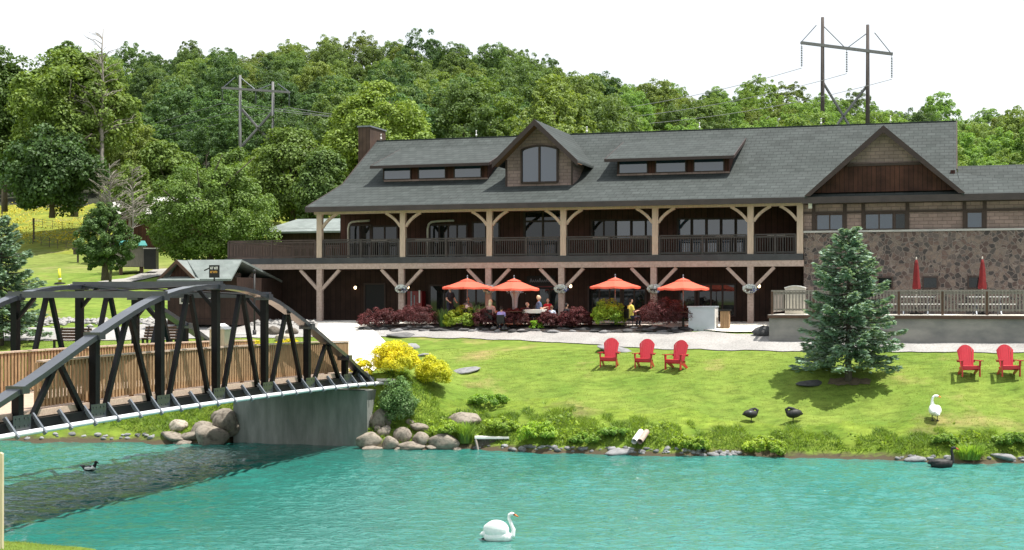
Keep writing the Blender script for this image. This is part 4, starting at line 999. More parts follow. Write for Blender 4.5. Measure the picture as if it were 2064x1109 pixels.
def near_tree(name, label, px, ytop, ybase, hwp, D, seed, tint, npuff=90, pr=1.0, nleaf=110, leaf=.26, crown_lo=.12, taper=.2, bark='bark', trunk=True, mat='tree', low=-.85, depth=None, tr=.22, zb=None):
    p = at(px, ybase, D); top = at(px, ytop, D).z; h = top - p.z; r_ = hwp / F * D
    t = thing(name, label, 'tree', p)
    z0 = h * crown_lo; rz_ = (h - z0) / 2
    V, Q = crown_arrays(seed, r_ * .9, (depth or r_) * .9, rz_ * .92, int(npuff * 1.7), pr * .88, int(nleaf * 1.9), leaf * .62, taper=taper, low=-.97)
    V[:, 2] += z0 + rz_
    c = npobj('crown', V, Q, LM[mat], t); c.color = (*tint, 1)
    if trunk: trunk_mb(h * .75, tr, seed=seed, limbs=7, spread=r_ * .8).build('trunk', M[bark], t, smooth=True)
    return t
near_tree('round_willow_tree', 'large round yellow green willow left of the lodge', 424, 322, 528, 138, 95, 1, (1.0, 1.1, 1.0), 190, .72, 110, .20, -.06, .10)
near_tree('round_tree', 'small dense grey green tree beside the upper track', 212, 402, 556, 62, 90, 2, (.64, .80, .95), 120, .32, 90, .16, .02, .5)
near_tree('tall_tree', 'tall yellow green tree with bare pale trunk at the left edge of the wood', 150, 112, 430, 125, 122, 3, (1.2, 1.2, 1.0), 110, 1.3, 110, .38, .34, .2, 'palebark', tr=.28)
near_tree('dark_tree', 'dark spreading tree standing over the flowering meadow', 105, 268, 432, 105, 118, 4, (.45, .6, .72), 90, 1.1, 110, .34, .05, .1)
near_tree('leafy_tree', 'dark leafy tree at the far left edge of the picture', 10, 95, 420, 60, 128, 5, (.72, .82, .8), 70, 1.3, 100, .4, .2, .2)
near_tree('bushy_tree', 'dark bushy tree just left of the lodge roof', 590, 262, 470, 88, 112, 6, (.95, 1.0, .85), 90, 1.05, 110, .30, .05, .2)
near_tree('bright_tree', 'bright yellow green tree rising behind the lodge chimney', 765, 172, 420, 100, 118, 7, (1.55, 1.5, 1.1), 110, 1.15, 110, .32, .05, .2)
near_tree('dull_tree', 'dull green tree between the round willow and the lodge', 655, 300, 480, 60, 108, 8, (.75, .85, .85), 60, .9, 110, .28, .05, .2)  # tint somewhat darker than the shared leaf colour
near_tree('rounded_tree', 'rounded green tree behind the willow below the grey pylon', 345, 278, 450, 66, 125, 9, (1.1, 1.15, 1.0), 60, 1.0, 100, .34, .05, .2)
near_tree('low_tree', 'low yellow green tree above the ridge left of the gable dormer', 850, 268, 420, 50, 112, 10, (1.4, 1.4, 1.1), 50, .9, 100, .3, .05, .2)
near_tree('sapling_tree', 'thin pale green tree behind the bare twiggy tree', 262, 318, 470, 38, 108, 12, (1.15, 1.15, 1.0), 34, .7, 90, .26, .15, .3, 'palebark', tr=.12)
near_tree('side_tree', 'mid green tree behind the barn roof', 285, 345, 470, 50, 130, 13, (.9, 1.0, .9), 50, .9, 100, .3, .05, .2)
near_tree('pale_topped_tree', 'tree with a pale open top on the left skyline', 135, 85, 330, 62, 150, 14, (.85, .95, 1.1), 50, 1.2, 80, .42, .3, .2, 'palebark')
# dead spire of the tall tree and the bare twiggy tree
def bare_tree(name, label, px, ytop, ybase, D, seed, r0, nb, spread, twl):
    rg = random.Random(seed); p = at(px, ybase, D); h = at(px, ytop, D).z - p.z
    t = thing(name, label, 'tree', p); m = MB(); pts = [(rg.uniform(-.05, .05) * h * .12, rg.uniform(-.02, .02) * h, h * k / 8) for k in range(9)]; pts[0] = (0, 0, -.3)
    m.tube(pts, [r0 * (1 - .88 * k / 8) for k in range(9)], 7); m.build('trunk', M['palebark'], t, smooth=True)
    m = MB()
    for i in range(nb):
        z = rg.uniform(.3, .98); k = min(7, int(z * 8)); b = Vector(pts[k]).lerp(Vector(pts[k + 1]), z * 8 - k); a = rg.uniform(0, 6.28); ln = spread * (1.15 - z) * rg.uniform(.6, 1.2) + .3
        e = b + Vector((math.cos(a), math.sin(a), rg.uniform(.2, .9))) * ln; m.tube([b, b.lerp(e, .5) + Vector((0, 0, .12 * ln)), e], [.045, .03, .012], 4)
        for j in range(4):
            q = b.lerp(e, rg.uniform(.3, 1)); a2 = a + rg.uniform(-1.2, 1.2); m.tube([q, q + Vector((math.cos(a2), math.sin(a2), rg.uniform(.1, .9))) * ln * twl * rg.uniform(.5, 1)], [.018, .006], 3)
    m.build('twigs', M['palebark'], t); return t
near_tree('clearing_tree', 'yellow green tree below the foot of the grey pylon', 535, 296, 430, 48, 122, 15, (1.3, 1.3, 1.05), 50, .9, 100, .3, -.02, .2)
near_tree('clearing_tree', 'mid green tree filling the clearing left of the grey pylon foot', 468, 306, 430, 52, 126, 16, (.9, 1.0, .9), 50, .9, 100, .3, -.02, .2)
bare_tree('dead_tree', 'tall dead grey tree with a bare spire above the leafy canopy', 206, 58, 430, 119, 3, .26, 46, 3.4, .4)
bare_tree('twiggy_tree', 'small leafless grey tree with fine twigs over the dense round tree', 222, 330, 560, 91, 5, .10, 60, 1.9, .55)
bare_tree('leafless_tree', 'slender leafless tree standing in front of the barn', 268, 340, 520, 101, 8, .09, 34, 1.7, .5)

# blue spruces
def spruce_mesh(seed, h, r, nlev=30):
    rg = np.random.default_rng(seed); Cs = []; Ns = []; Ds = []; br = MB()
    for lv in range(nlev):
        t = (lv + rg.uniform(-.3, .3)) / nlev; z = h * (.18 + .805 * max(t, 0)); lf = rg.uniform(.8, 1.1); nbch = int(8 - 4 * t)
        for b in range(nbch):
            a = 2 * math.pi * (b + rg.uniform(-.3, .3)) / nbch + lv * 1.1; ln = r * (1 - t) ** .58 * rg.uniform(.5, 1.18) * lf + .10
            dr = np.array([math.cos(a), math.sin(a), 0]); pts = []
            drop = (.42 * (1 - t) - .25 * t) * ln
            for s in np.linspace(0, 1, 8): pts.append(dr * ln * s + np.array([0, 0, z - drop * s + .30 * ln * max(0, s - .55) ** 1.5 * 2]))
            pts = np.array(pts); br.tube([tuple(p) for p in pts[::3]], [.028, .018, .006], 4, cap=False)
            side = np.array([-dr[1], dr[0], 0])
            nt_ = int(30 + ln * 62)
            for k in range(nt_):
                s = rg.uniform(.12, 1.0) ** .62; p = np.array([np.interp(s, np.linspace(0, 1, 8), pts[:, i]) for i in range(3)])
                lat = rg.normal() * .20 * ln * (1.1 - s) + rg.normal() * .05
                c = p + side * lat + np.array([0, 0, -abs(lat) * .25 - abs(rg.normal()) * .07 + .02])
                dd = dr * .8 + side * np.sign(lat) * .65 + np.array([0, 0, rg.uniform(-.35, .35)])
                Cs.append(c); Ds.append(dd); Ns.append(np.array([0, 0, 1]) + rg.normal(size=3) * .75)
    C, N, D_ = np.array(Cs), np.array(Ns), np.array(Ds)
    D_ /= np.linalg.norm(D_, axis=1, keepdims=True); N -= (N * D_).sum(1, keepdims=True) * D_; N /= np.linalg.norm(N, axis=1, keepdims=True)
    B = np.cross(N, D_); n = len(C); s = rg.uniform(.12, .21, n)[:, None]
    V = np.stack([C - D_ * s * .55, C - B * s * .30, C + D_ * s * .75, C + B * s * .30], 1).reshape(-1, 3)
    return V, np.arange(n * 4).reshape(n, 4), br
sp = hit(1710, 767)
spr = thing('blue_spruce', 'blue spruce standing alone on the lawn before the stone wing', 'tree', sp)
hh = (767 - 452) / F * sp.y
V, Q, br = spruce_mesh(5, hh, 110 / F * sp.y)
npobj('foliage', V, Q, LM['spruce'], spr); br.build('branches', M['bark'], spr)
t = MB(); t.tube([(0, 0, -.2), (0, 0, .7), (0, 0, hh * .6), (0, 0, hh * .97)], [.15, .12, .06, .01], 9); t.build('trunk', M['bark'], spr, smooth=True)
sl_ = hit(2, 697); sc_ = ((697 - 428) / F * sl_.y) / hh
s2 = dup(spr, sl_, 2.3, 'large blue spruce at the left edge beyond the bridge', (sc_ * 1.0, sc_ * 1.0, sc_))
for ch in s2.children: ch.color = (.9, .92, .85, 1)

# ------------------------------------------------------------------ shrubs and plants
def shrub(name, label, px, pyb, hwp, hp, mat, seed, leaf=.06, npuff=40, nleaf=110, tint=(1, 1, 1), group=None, pr=.22, D=None, low=-.3, spiky=0, dep=.8, cat='shrub', base=None):
    npuff = int(npuff * 1.3)
    p = base or (hit(px, pyb) if D is None else at(px, pyb, D)); r_ = hwp / F * p.y; h = hp / F * p.y
    V, Q = crown_arrays(seed, r_ * .86, r_ * dep, h * .58, npuff, pr * (r_ + h) * .5, nleaf, leaf, low=low)
    V[:, 2] += h * .40
    if spiky:
        top = V[:, 2] > h * .5; V[top, 2] += 0
    V[:, 2] = np.maximum(V[:, 2], -.05)
    o = npobj(name, V, Q, LM[mat], loc=p); o.color = (*tint, 1); tag(o, label, cat, group); return o
def fronds(name, label, px, pyb, hwp, hp, mat, seed, n=420, w=.018, tint=(1, 1, 1), group=None, bend=.5, cat='plant', base=None, k=3, sp=.3):
    rg = np.random.default_rng(seed); p = base or hit(px, pyb); r_ = hwp / F * p.y; h = hp / F * p.y
    a = rg.uniform(0, 6.28, n); q = np.sqrt(rg.uniform(0, 1, n)) * r_ * sp; b0 = np.stack([np.cos(a) * q, np.sin(a) * q, np.zeros(n) - .05], -1)
    a2 = a + rg.normal(size=n) * .6; ln = h * rg.uniform(.5, 1.08, n); out = r_ * rg.uniform(.1, 1.0, n)
    dr = np.stack([np.cos(a2), np.sin(a2), np.zeros(n)], -1); sd = np.stack([-dr[:, 1], dr[:, 0], np.zeros(n)], -1)
    V = []; Q = []
    wv = w * rg.uniform(.6, 1.4, n)[:, None]
    for s_ in range(k + 1):
        s = s_ / k; c = b0 + dr * (out * s ** 1.6)[:, None] + np.array([0, 0, 1]) * (ln * (s - bend * .45 * s ** 2.4))[:, None]
        ww = wv * (1 - .85 * s); V += [c - sd * ww, c + sd * ww]
    V = np.stack(V, 1).reshape(-1, 3); st = 2 * (k + 1); base_ = np.arange(n)[:, None] * st
    Q = np.concatenate([np.concatenate([base_ + 2 * j, base_ + 2 * j + 1, base_ + 2 * j + 3, base_ + 2 * j + 2], 1) for j in range(k)])
    o = npobj(name, V, Q, LM[mat], loc=p); o.color = (*tint, 1); tag(o, label, cat, group); return o
# planting bed
for px, pyb, hw_, hp, lab in ((766, 661, 44, 36, 'maroon barberry bush at the left end of the planting bed'), (838, 660, 48, 42, 'broad maroon barberry bush second from the left in the bed'), (983, 661, 30, 36, 'maroon barberry bush right of the first lime shrub'),
                              (1040, 662, 32, 41, 'rounded maroon barberry bush below the second umbrella'), (1106, 663, 22, 34, 'small maroon barberry bush beside the green clump'), (1142, 663, 20, 32, 'lowest maroon barberry bush under the middle post'),
                              (1166, 663, 27, 42, 'maroon barberry bush left of the big lime shrub'), (1340, 664, 58, 58, 'largest maroon barberry bush beside the grey cabinet')):
    shrub('barberry_bush', lab, px, pyb, hw_ * 1.1, hp * 1.05, 'barberry', int(px), .042, 95, 120, (R.uniform(.9, 1.15), 1, 1), 'maroon barberry bushes in the planting bed', pr=.16)
shrub('lime_shrub', 'rounded lime green shrub between barberry bushes and ornamental grass', 927, 662, 32, 44, 'lime', 21, .06, 40, 110, (1, 1, 1), 'lime green shrubs in the bed')
shrub('lime_shrub', 'taller feathery lime green shrub below the third umbrella', 1226, 662, 38, 54, 'lime', 22, .06, 50, 110, (.95, 1.05, 1), 'lime green shrubs in the bed')
shrub('ground_cover_clump', 'small bright green clump low between two barberry bushes', 1081, 664, 14, 17, 'lime', 23, .05, 16, 80, (.9, 1.2, 1), cat='plant')
fronds('ornamental_grass', 'arching green ornamental grass left of the lime shrub', 893, 660, 20, 50, 'bluegreen', 31, 260, .016, (2.0, 2.0, 1.3), 'ornamental grasses in the bed', cat='grass')
fronds('ornamental_grass', 'tall blue green ornamental grass right of the lime shrub', 966, 658, 22, 56, 'bluegreen', 32, 260, .016, (2.0, 2.0, 1.8), 'ornamental grasses in the bed', cat='grass')
# golden cypress by the bridge end
G = 'golden shrubs at the bridge end'
shrub('golden_shrub', 'largest bright golden shrub beside the white path', 799, 757, 50, 62, 'gold', 41, .042, 110, 170, (.97, 1, 1), G)
shrub('golden_shrub', 'golden shrub lower down the bank right of the largest one', 873, 783, 35, 62, 'gold', 42, .042, 90, 170, (.82, .93, 1.2), G)
shrub('golden_shrub', 'golden shrub tucked behind the end of the bridge truss', 730, 770, 22, 42, 'gold', 43, .055, 30, 110, (.95, .97, 1), G)
shrub('golden_shrub', 'small golden shrub seen over the bridge railing beside the box', 508, 702, 22, 14, 'gold', 44, .055, 20, 90, (1, 1, 1), G)
shrub('golden_shrub', 'small golden shrub over the railing near the path edge', 578, 700, 26, 17, 'gold', 45, .055, 20, 90, (1, 1, 1), G)
shrub('feathery_shrub', 'feathery blue green shrub beside the bridge abutment', 804, 850, 36, 86, 'bluegreen', 51, .05, 60, 150, (2.1, 2.0, 1.5), low=-.6)
# bank plants
B_ = 'weeds along the far bank'
for i, (px, pyb, hw_, hp, sc, lab) in enumerate((
        (1086, 893, 46, 62, (1.2, 1.25, 1), 'biggest bright green weed clump on the bank left of the pipes'), (1545, 917, 46, 54, (1.2, 1.15, .9), 'bushy yellow green weed clump on the bank below the black swans'),
        (938, 892, 20, 58, (.75, .85, 1), 'dark thistle like weed in front of the grey boulder'), (1956, 926, 26, 44, (.9, 1, 1), 'grassy clump beside the black swan on the water'),
        (2040, 902, 42, 46, (.75, .85, .9), 'dark bushy weed at the right edge of the bank'), (1905, 893, 30, 24, (.85, .95, 1), 'low weed clump below the standing white swan'), (905, 880, 40, 44, (1.15, 1.15, 1), 'yellow green weed patch between the boulders'),
        (1010, 868, 40, 40, (1.1, 1.1, 1), 'weed patch above the little plank platform'), (1180, 895, 36, 34, (.9, 1.0, 1), 'weed patch between the bright clump and the pipes'), (1390, 908, 40, 44, (1.1, 1.1, .9), 'weed patch right of the pipes'),
        (1240, 880, 36, 24, (.8, .95, 1), 'low weed patch above the pipes'), (985, 815, 50, 30, (.85, 1.0, 1), 'dark low weed strip at the top of the bank'))):
    if i in (2, 3): fronds('weed_clump', lab, px, pyb, hw_, hp, 'weed', 60 + i, 520, .018, sc, B_, .6, sp=.75)
    else: shrub('weed_clump', lab, px, pyb, hw_, hp * .6, 'weed', 60 + i, .065, 34, 110, sc, B_, cat='plant', dep=.7, pr=.2)

# ------------------------------------------------------------------ stones
def rock_mesh(seed, sub=3, rough=.22, flat=1.0):
    bm = bmesh.new(); bmesh.ops.create_icosphere(bm, subdivisions=sub, radius=1); rg = random.Random(seed)
    from mathutils import noise as mn
    off = Vector((rg.uniform(0, 99), rg.uniform(0, 99), rg.uniform(0, 99)))
    planes = [(Vector((rg.uniform(-1, 1), rg.uniform(-1, 1), rg.uniform(-.3, 1))).normalized(), rg.uniform(.62, .9)) for _ in range(9)]
    for v in bm.verts:
        c = v.co.copy(); c *= 1 + rough * mn.noise(c * 1.1 + off) + rough * .4 * mn.noise(c * 2.7 + off)
        for n, d in planes:
            e = c.dot(n) - d
            if e > 0: c -= n * e * .8
        v.co = c + c.normalized() * .02 * mn.noise(c * 7 + off)
    me = bpy.data.meshes.new('boulder'); bm.to_mesh(me); bm.free()
    me.polygons.foreach_set('use_smooth', [True] * len(me.polygons)); return me
RM = [rock_mesh(i) for i in range(7)]; RS = []
for i, me in enumerate(RM): me.materials.append(M['rock'])
SM = [rock_mesh(40 + i, 2) for i in range(5)]
for me in SM: me.materials.append(M['slab'])
def rock(px, cy, wpx, hpx, label, group=None, name='boulder', lib=None, tint=(1, 1, 1), sink=.12, dep=None, cat='rock'):
    p = hit(px, cy + hpx / 2); k = p.y / F; w_, h_ = wpx * k, hpx * k
    o = bpy.data.objects.new(name, R.choice(lib or RM)); COL.objects.link(o)
    d_ = dep or (w_ * R.uniform(.7, .95))
    o.scale = (w_ * .56, d_ * .52, h_ * .58); o.location = p + Vector((0, d_ * .3, h_ * .5 - sink * h_)); o.rotation_euler = (R.uniform(-.15, .15), R.uniform(-.2, .2), R.uniform(-.5, .5) + (math.pi if R.random() < .5 else 0))
    o.color = (*tint, 1); tag(o, label, cat, group); return o
GR = 'boulders at the right of the abutment'; GL = 'boulders at the left of the abutment'
for a in ((765, 842, 42, 42, 'biggest pale boulder against the abutment wing wall'), (745, 887, 54, 32, 'rounded boulder at the foot of the abutment corner'), (748, 905, 44, 14, 'pale flat stone half in the water by the abutment'), (783, 893, 34, 28, 'brown boulder second from the abutment at the waterline'),
          (775, 869, 30, 22, 'brown boulder under the biggest pale one'), (810, 876, 36, 32, 'boulder with one pale face in the middle of the pile'), (846, 862, 42, 18, 'white topped boulder among weeds'), (848, 886, 36, 26, 'mossy boulder left of the largest waterline boulder'),
          (828, 899, 62, 18, 'flat dark boulder at the waterline'), (895, 891, 62, 34, 'largest rounded brown boulder at the right end of the pile'), (784, 852, 14, 16, 'small upright pink stone in the pile'), (888, 873, 22, 10, 'small pale stone above the largest brown boulder'), (741, 866, 20, 14, 'small dark stone by the wall foot'), (868, 902, 26, 10, 'small flat stone left of the largest brown boulder at the waterline'), (800, 906, 20, 8, 'little stone in the water before the brown boulders'), (920, 905, 22, 9, 'little stone right of the largest brown boulder'), (762, 864, 18, 14, 'small stone wedged under the biggest pale boulder'), (826, 852, 16, 12, 'small grey stone above the one with a pale face')):
    rock(*a[:4], a[4], GR, tint=(R.uniform(.85, 1.1),) * 3)
rock(935, 845, 68, 28, 'long grey boulder alone among the weeds on the bank', name='boulder')
for a in ((358, 856, 38, 24, 'white boulder highest on the left bank'), (402, 863, 46, 26, 'long boulder leaning in the left pile'), (420, 877, 72, 46, 'largest broad boulder in the left pile'), (456, 880, 48, 50, 'tall dark boulder against the abutment'), (346, 881, 60, 20, 'grey boulder at the left end of the pile'),
          (386, 880, 52, 20, 'flat brown boulder in the left pile'), (366, 893, 42, 14, 'speckled boulder at the waterline of the left pile'), (420, 896, 24, 10, 'small white stone at the waterline under the bridge'), (446, 838, 40, 28, 'boulder under the bridge at the pile top'), (436, 840, 26, 20, 'small boulder tucked under the bridge edge')):
    rock(*a[:4], a[4], GL, tint=((1.6,) * 3 if 'white' in a[4] else (R.uniform(.75, 1.0),) * 3))
for a in ((809, 676, 60, 11, 'dark flat stone where the lawn meets the gravel', .6), (829, 698, 34, 13, 'pale stone behind the largest golden shrub', 1.2), (854, 715, 30, 7, 'flat stone behind the lower golden shrub', 1), (936, 747, 58, 11, 'long flat stone on the lawn right of the golden shrubs', .95),
          (1240, 704, 80, 13, 'long flat stone behind the red chairs', 1.0), (1640, 774, 58, 11, 'dark flat slab in the shade of the spruce', .28), (1246, 914, 66, 17, 'big grey slab at the waterline left of the pipes', 1.0), (1540, 667, 40, 24, 'dark boulder at the terrace corner', .35),
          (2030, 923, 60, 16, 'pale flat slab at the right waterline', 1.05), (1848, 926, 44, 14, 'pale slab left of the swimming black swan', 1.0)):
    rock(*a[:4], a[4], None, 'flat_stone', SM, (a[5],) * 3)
for a in ((550, 667, 32, 18, 'dark boulder at the left of the white path', .45), (588, 668, 26, 16, 'dark boulder nearest the white path', .5), (574, 680, 40, 18, 'pale boulder beside the path behind the bridge', 1.5)):
    rock(*a[:4], a[4], None, 'boulder', None, (a[5],) * 3)
# small stones along the waterline
nst = 0
for i in range(150):
    px = R.choice((R.uniform(1030, 1300), R.uniform(1030, 1500), R.uniform(1800, 2090), R.uniform(1300, 1500), R.uniform(5, 320), R.uniform(960, 1090)))
    base = np.interp(px, [0, 320, 700, 1000, 1500, 1800, 2064], [888, 889, 903, 909, 922, 930, 935]); wv = R.uniform(5, 17)
    o = rock(px, base - R.uniform(0, 10) - 3, wv, wv * R.uniform(.35, .65), 'small pale stone lying on the pond edge', 'small stones along the pond edge', 'shore_stone', SM, (R.uniform(.6, 1.5),) * 3, sink=.2)
for i in range(64):                        # dry-laid edging of the planting bed
    px = 724 + 676 * (i + R.uniform(0, .9)) / 64; py = np.interp(px, [722, 850, 1000, 1200, 1300, 1400], [662, 664, 665, 668, 664, 668]) + R.choice((-4, 0, 2))
    rock(px, py, R.uniform(12, 30), R.uniform(5, 9), 'dark flat stone in the dry laid edging of the planting bed', 'edging stones of the planting bed', 'edging_stone', SM, (R.choice((.22, .3, .4, .9)),) * 3, sink=.1)
rg = np.random.default_rng(77); Vs = []; Qs = []
oct_ = np.array([(1, 0, 0), (0, 1, 0), (-1, 0, 0), (0, -1, 0), (0, 0, 1), (0, 0, -1)], float); of = np.array([(0, 1, 4), (1, 2, 4), (2, 3, 4), (3, 0, 4), (1, 0, 5), (2, 1, 5), (3, 2, 5), (0, 3, 5)])
for i in range(900):
    px = rg.uniform(60, 640); py = np.interp(px, [0, 640], [648, 651]) + rg.normal() * 3.2; p = hit(px, py, 60, 90); s = rg.uniform(.06, .22)
    Vs.append(oct_ * s * rg.uniform(.6, 1.2, (6, 3)) * np.array([1.3, 1, .6]) + np.array(p) + np.array([0, 0, s * .2])); Qs.append(of + 6 * i)
o = npobj('rubble', np.concatenate(Vs), np.concatenate(Qs), 'gravel', k=3); stuff(o, 'band of pale rubble stones along the track behind the bridge', 'rubble')

# ------------------------------------------------------------------ grass
def blades(name, n, reg, h0, h1, mat, lab, seed, wd=.012, cond=None):
    rg = np.random.default_rng(seed); u = rg.uniform(reg[0], reg[1], n); o = rg.uniform(reg[2], reg[3], n); X = X0 + u * CA + o * SA; Y = Y0 - u * SA + o * CA; Z = gz(X, Y)
    k = cond(u, o, X, Y, Z); X, Y, Z, u, o = X[k], Y[k], Z[k], u[k], o[k]; n = len(X); h = rg.uniform(h0, h1, n); a = rg.uniform(0, 6.28, n)
    d = np.stack([np.cos(a), np.sin(a), np.zeros(n)], -1) * wd; ln = rg.normal(size=(n, 3)) * .8 * h[:, None]; ln[:, 2] = 0
    P = np.stack([X, Y, Z - .01], -1); tip = P + ln + np.array([0, 0, 1]) * h[:, None]
    V = np.stack([P - d, P + d, tip], 1).reshape(-1, 3); ob = npobj(name, V, np.arange(3 * n).reshape(n, 3), LM[mat], k=3); return stuff(ob, lab, 'grass')
def colpx(X, Y): return 1032 + F * X / Y
blades('lawn_grass', 50000, (-8.6, 23, -14.5, -5.2), .02, .055, 'lawnblade', 'short mown lawn grass sloping down to the pond', 1, .012, lambda u, o, X, Y, Z: (HC - (Z - 0) < 9) & (o < -6.5 + .12 * np.sin(u * 3)) & (colpx(X, Y) < 2090) & ((u > -2.6) | (Z > 2.75)))
blades('lawn_grass', 40000, (-26, -9, -12.5, -4.6), .02, .055, 'lawnblade', 'short mown lawn grass beyond the bridge around the benches', 2, .012, lambda u, o, X, Y, Z: colpx(X, Y) > -20)
pn = lambda u, o: np.sin(2.1 * u + 1.3 * o) + np.sin(3.7 * u - 2.2 * o + 1) + .8 * np.sin(6.3 * u + 4.1 * o)
blades('bank_grass', 120000, (-3.2, 23, -17.4, -11.6), .05, .20, 'bankblade', 'rough tufted grass on the pond bank', 3, .014, lambda u, o, X, Y, Z: (Z > .22) & (colpx(X, Y) < 2090) & (pn(u, o) > -1.6 + 6.5 * np.clip((o + 14.6 + 1.2 * sstep(2, 9, u) - .06 * u) / 2.2, 0, 1)))
rg = np.random.default_rng(21); n = 9000; u_ = rg.uniform(-3, 23, n); o_ = rg.uniform(-17.2, -11.8, n); X = X0 + u_ * CA + o_ * SA; Y = Y0 - u_ * SA + o_ * CA; Z = gz(X, Y)
q_ = np.sin(1.7 * u_ + .9 * o_ + 2) + np.sin(3.1 * u_ - 2.7 * o_) + .7 * np.sin(7.3 * u_ + 5 * o_); k = (Z > .3) & (q_ > .2 + 4.5 * np.clip((o_ + 15.0 + 1.2 * sstep(2, 9, u_) - .06 * u_) / 2, 0, 1)) & (X / Y * F + 1032 < 2085); C = np.repeat(np.stack([X, Y, Z], -1)[k], 4, 0); C += rg.normal(size=C.shape) * np.array([.06, .06, .03]) + np.array([0, 0, .07])
V, Q = cards(C, rg.normal(size=C.shape) * .7 + np.array([0, -.1, .9]), .085); stuff(npobj('bank_herbs', V, Q, LM['weed']), 'low leafy herbs spreading over the pond bank', 'plants')
blades('bank_grass', 60000, (-26, -8.8, -17.5, -11.8), .07, .22, 'bankblade', 'rough grass on the bank seen under the bridge', 4, .014, lambda u, o, X, Y, Z: (Z > .25) & (colpx(X, Y) > -20))
rg = np.random.default_rng(9); n = 26000; X = rg.uniform(-13.5, -5, n); Y = rg.uniform(25, 35, n); Z = gz(X, Y); k = (Z > .05) & (Z < 2); X, Y, Z = X[k], Y[k], Z[k]; n = len(X); h = rg.uniform(.03, .08, n); a = rg.uniform(0, 6.28, n)
P = np.stack([X, Y, Z - .01], -1); d = np.stack([np.cos(a), np.sin(a), np.zeros(n)], -1) * .006; ln = rg.normal(size=(n, 3)) * .04; ln[:, 2] = 0; tip = P + ln + np.array([0, 0, 1]) * h[:, None]
stuff(npobj('near_grass', np.stack([P - d, P + d, tip], 1).reshape(-1, 3), np.arange(3 * n).reshape(n, 3), LM['lawnblade'], k=3), 'yellow green grass of the near bank in the bottom left corner', 'grass')
rg = np.random.default_rng(12); Cc = []
for i in range(5200):
    px = rg.uniform(-20, 175); py = rg.choice([rg.normal(432, 6), rg.normal(455, 12), rg.normal(483, 6)]); Cc.append((px, py))
C = []
for px, py in Cc[:800]:
    if 70 < px < 150 and 432 < py < 450: continue
    p = hit(px, py, 90, 170); C += [(p.x + rg.normal() * .5, p.y + rg.normal() * .8, p.z + rg.uniform(.15, .5)) for _ in range(3)]
C = np.array(C); V, Q = cards(C, rg.normal(size=C.shape) + np.array([0, -.6, .8]), .13); stuff(npobj('yellow_wildflowers', V, Q, LM['flower']), 'yellow wildflowers covering the slope at the upper left', 'flowers')
# ------------------------------------------------------------------ garden chairs
def chair_parts(t):
    m = MB()
    n = 7; wid = .60
    for i in range(n):                                        # fan of back slats with a rounded top
        a = (i - 3) / 3; xb, xt = a * .205, a * .272; hl_ = [1.17 - .21 * abs(x / .315) ** 2.3 for x in (xt - .0445, xt + .0445)]; hh = sum(hl_) / 2
        zb, yb = .33, .20; L_ = hh - zb; k = .36
        p = Vector((xb, yb, zb)); q = Vector((xt, yb + L_ * k, hh))
        for s0, s1, w0, w1 in ((0, 1, .066, .088),):
            dv = (q - p); v = []
            nrm = Vector((0, -1, k)).normalized() * .011
            for pt, ww in ((p, w0), (q, w1)):
                for sx, sg in ((-1, 1), (1, 1), (1, -1), (-1, -1)): v.append(pt + Vector((sx * ww / 2, 0, (hl_[(sx + 1) // 2] - hh) if pt is q else 0)) + nrm * sg)
            m.add(v, [(0, 1, 2, 3), (7, 6, 5, 4)] + [(i_, 4 + i_, 4 + (i_ + 1) % 4, (i_ + 1) % 4) for i_ in range(4)])
    m.build('backrest', M['red'], t)
    m = MB()
    for i in range(6):
        y = -.36 + i * .098; z = .40 - .16 * (i / 5) ** 1.1; m.bar((-.29, y, z), (.29, y, z), .088, .024, (0, -.18, 1))
    m.box(-.29, .29, -.425, -.405, .29, .405); m.build('seat', M['red'], t)
    for sx in (-1, 1):
        m = MB(); m.prism([(sx * .365 - .075, -.48, .585), (sx * .365 + .075, -.48, .585), (sx * .345 + .055, .34, .575), (sx * .345 - .03, .34, .575)], (0, 0, .028)); m.build('armrest', M['red'], t)
        m = MB(); m.box(sx * .325 - .018, sx * .325 + .018, -.43, -.31, 0, .584); m.prism([(sx * .352 - .012, -.42, .582), (sx * .352 - .012, -.34, .582), (sx * .352 - .012, -.40, .40)], (.024, 0, 0)); m.build('front_leg', M['red'], t)
        m = MB(); m.prism([(sx * .295 - .012, -.42, .30), (sx * .295 - .012, -.40, .40), (sx * .295 - .012, .15, .24), (sx * .295 - .012, .52, .02), (sx * .295 - .012, .50, -.005), (sx * .295 - .012, .36, -.005)], (.024, 0, 0)); m.build('rear_leg', M['red'], t)
    m = MB(); m.bar((-.34, .36, .56), (.34, .36, .56), .03, .09); m.bar((-.29, .20, .30), (.29, .20, .30), .03, .07); m.build('back_rail', M['red'], t)
CH = [(1229, 741, 13, 'red slatted garden chair, leftmost of the three near the gravel road'), (1300, 743, 17, 'red slatted garden chair in the middle of the group of three'), (1364, 746, 30, 'red slatted garden chair nearest the spruce, turned slightly left'),
      (1952, 760, 3, 'red slatted garden chair right of the spruce, left one of the pair'), (2032, 760, 3, 'red slatted garden chair at the right edge of the lawn')]
c0 = None
for px, py, rz_, lab in CH:
    p = hit(px, py)
    p.z += .02
    if c0 is None:
        c0 = thing('garden_chair', lab, 'chair', p, math.radians(-rz_) , 'red garden chairs on the lawn'); chair_parts(c0)
    else: dup(c0, p, math.radians(-rz_), lab)
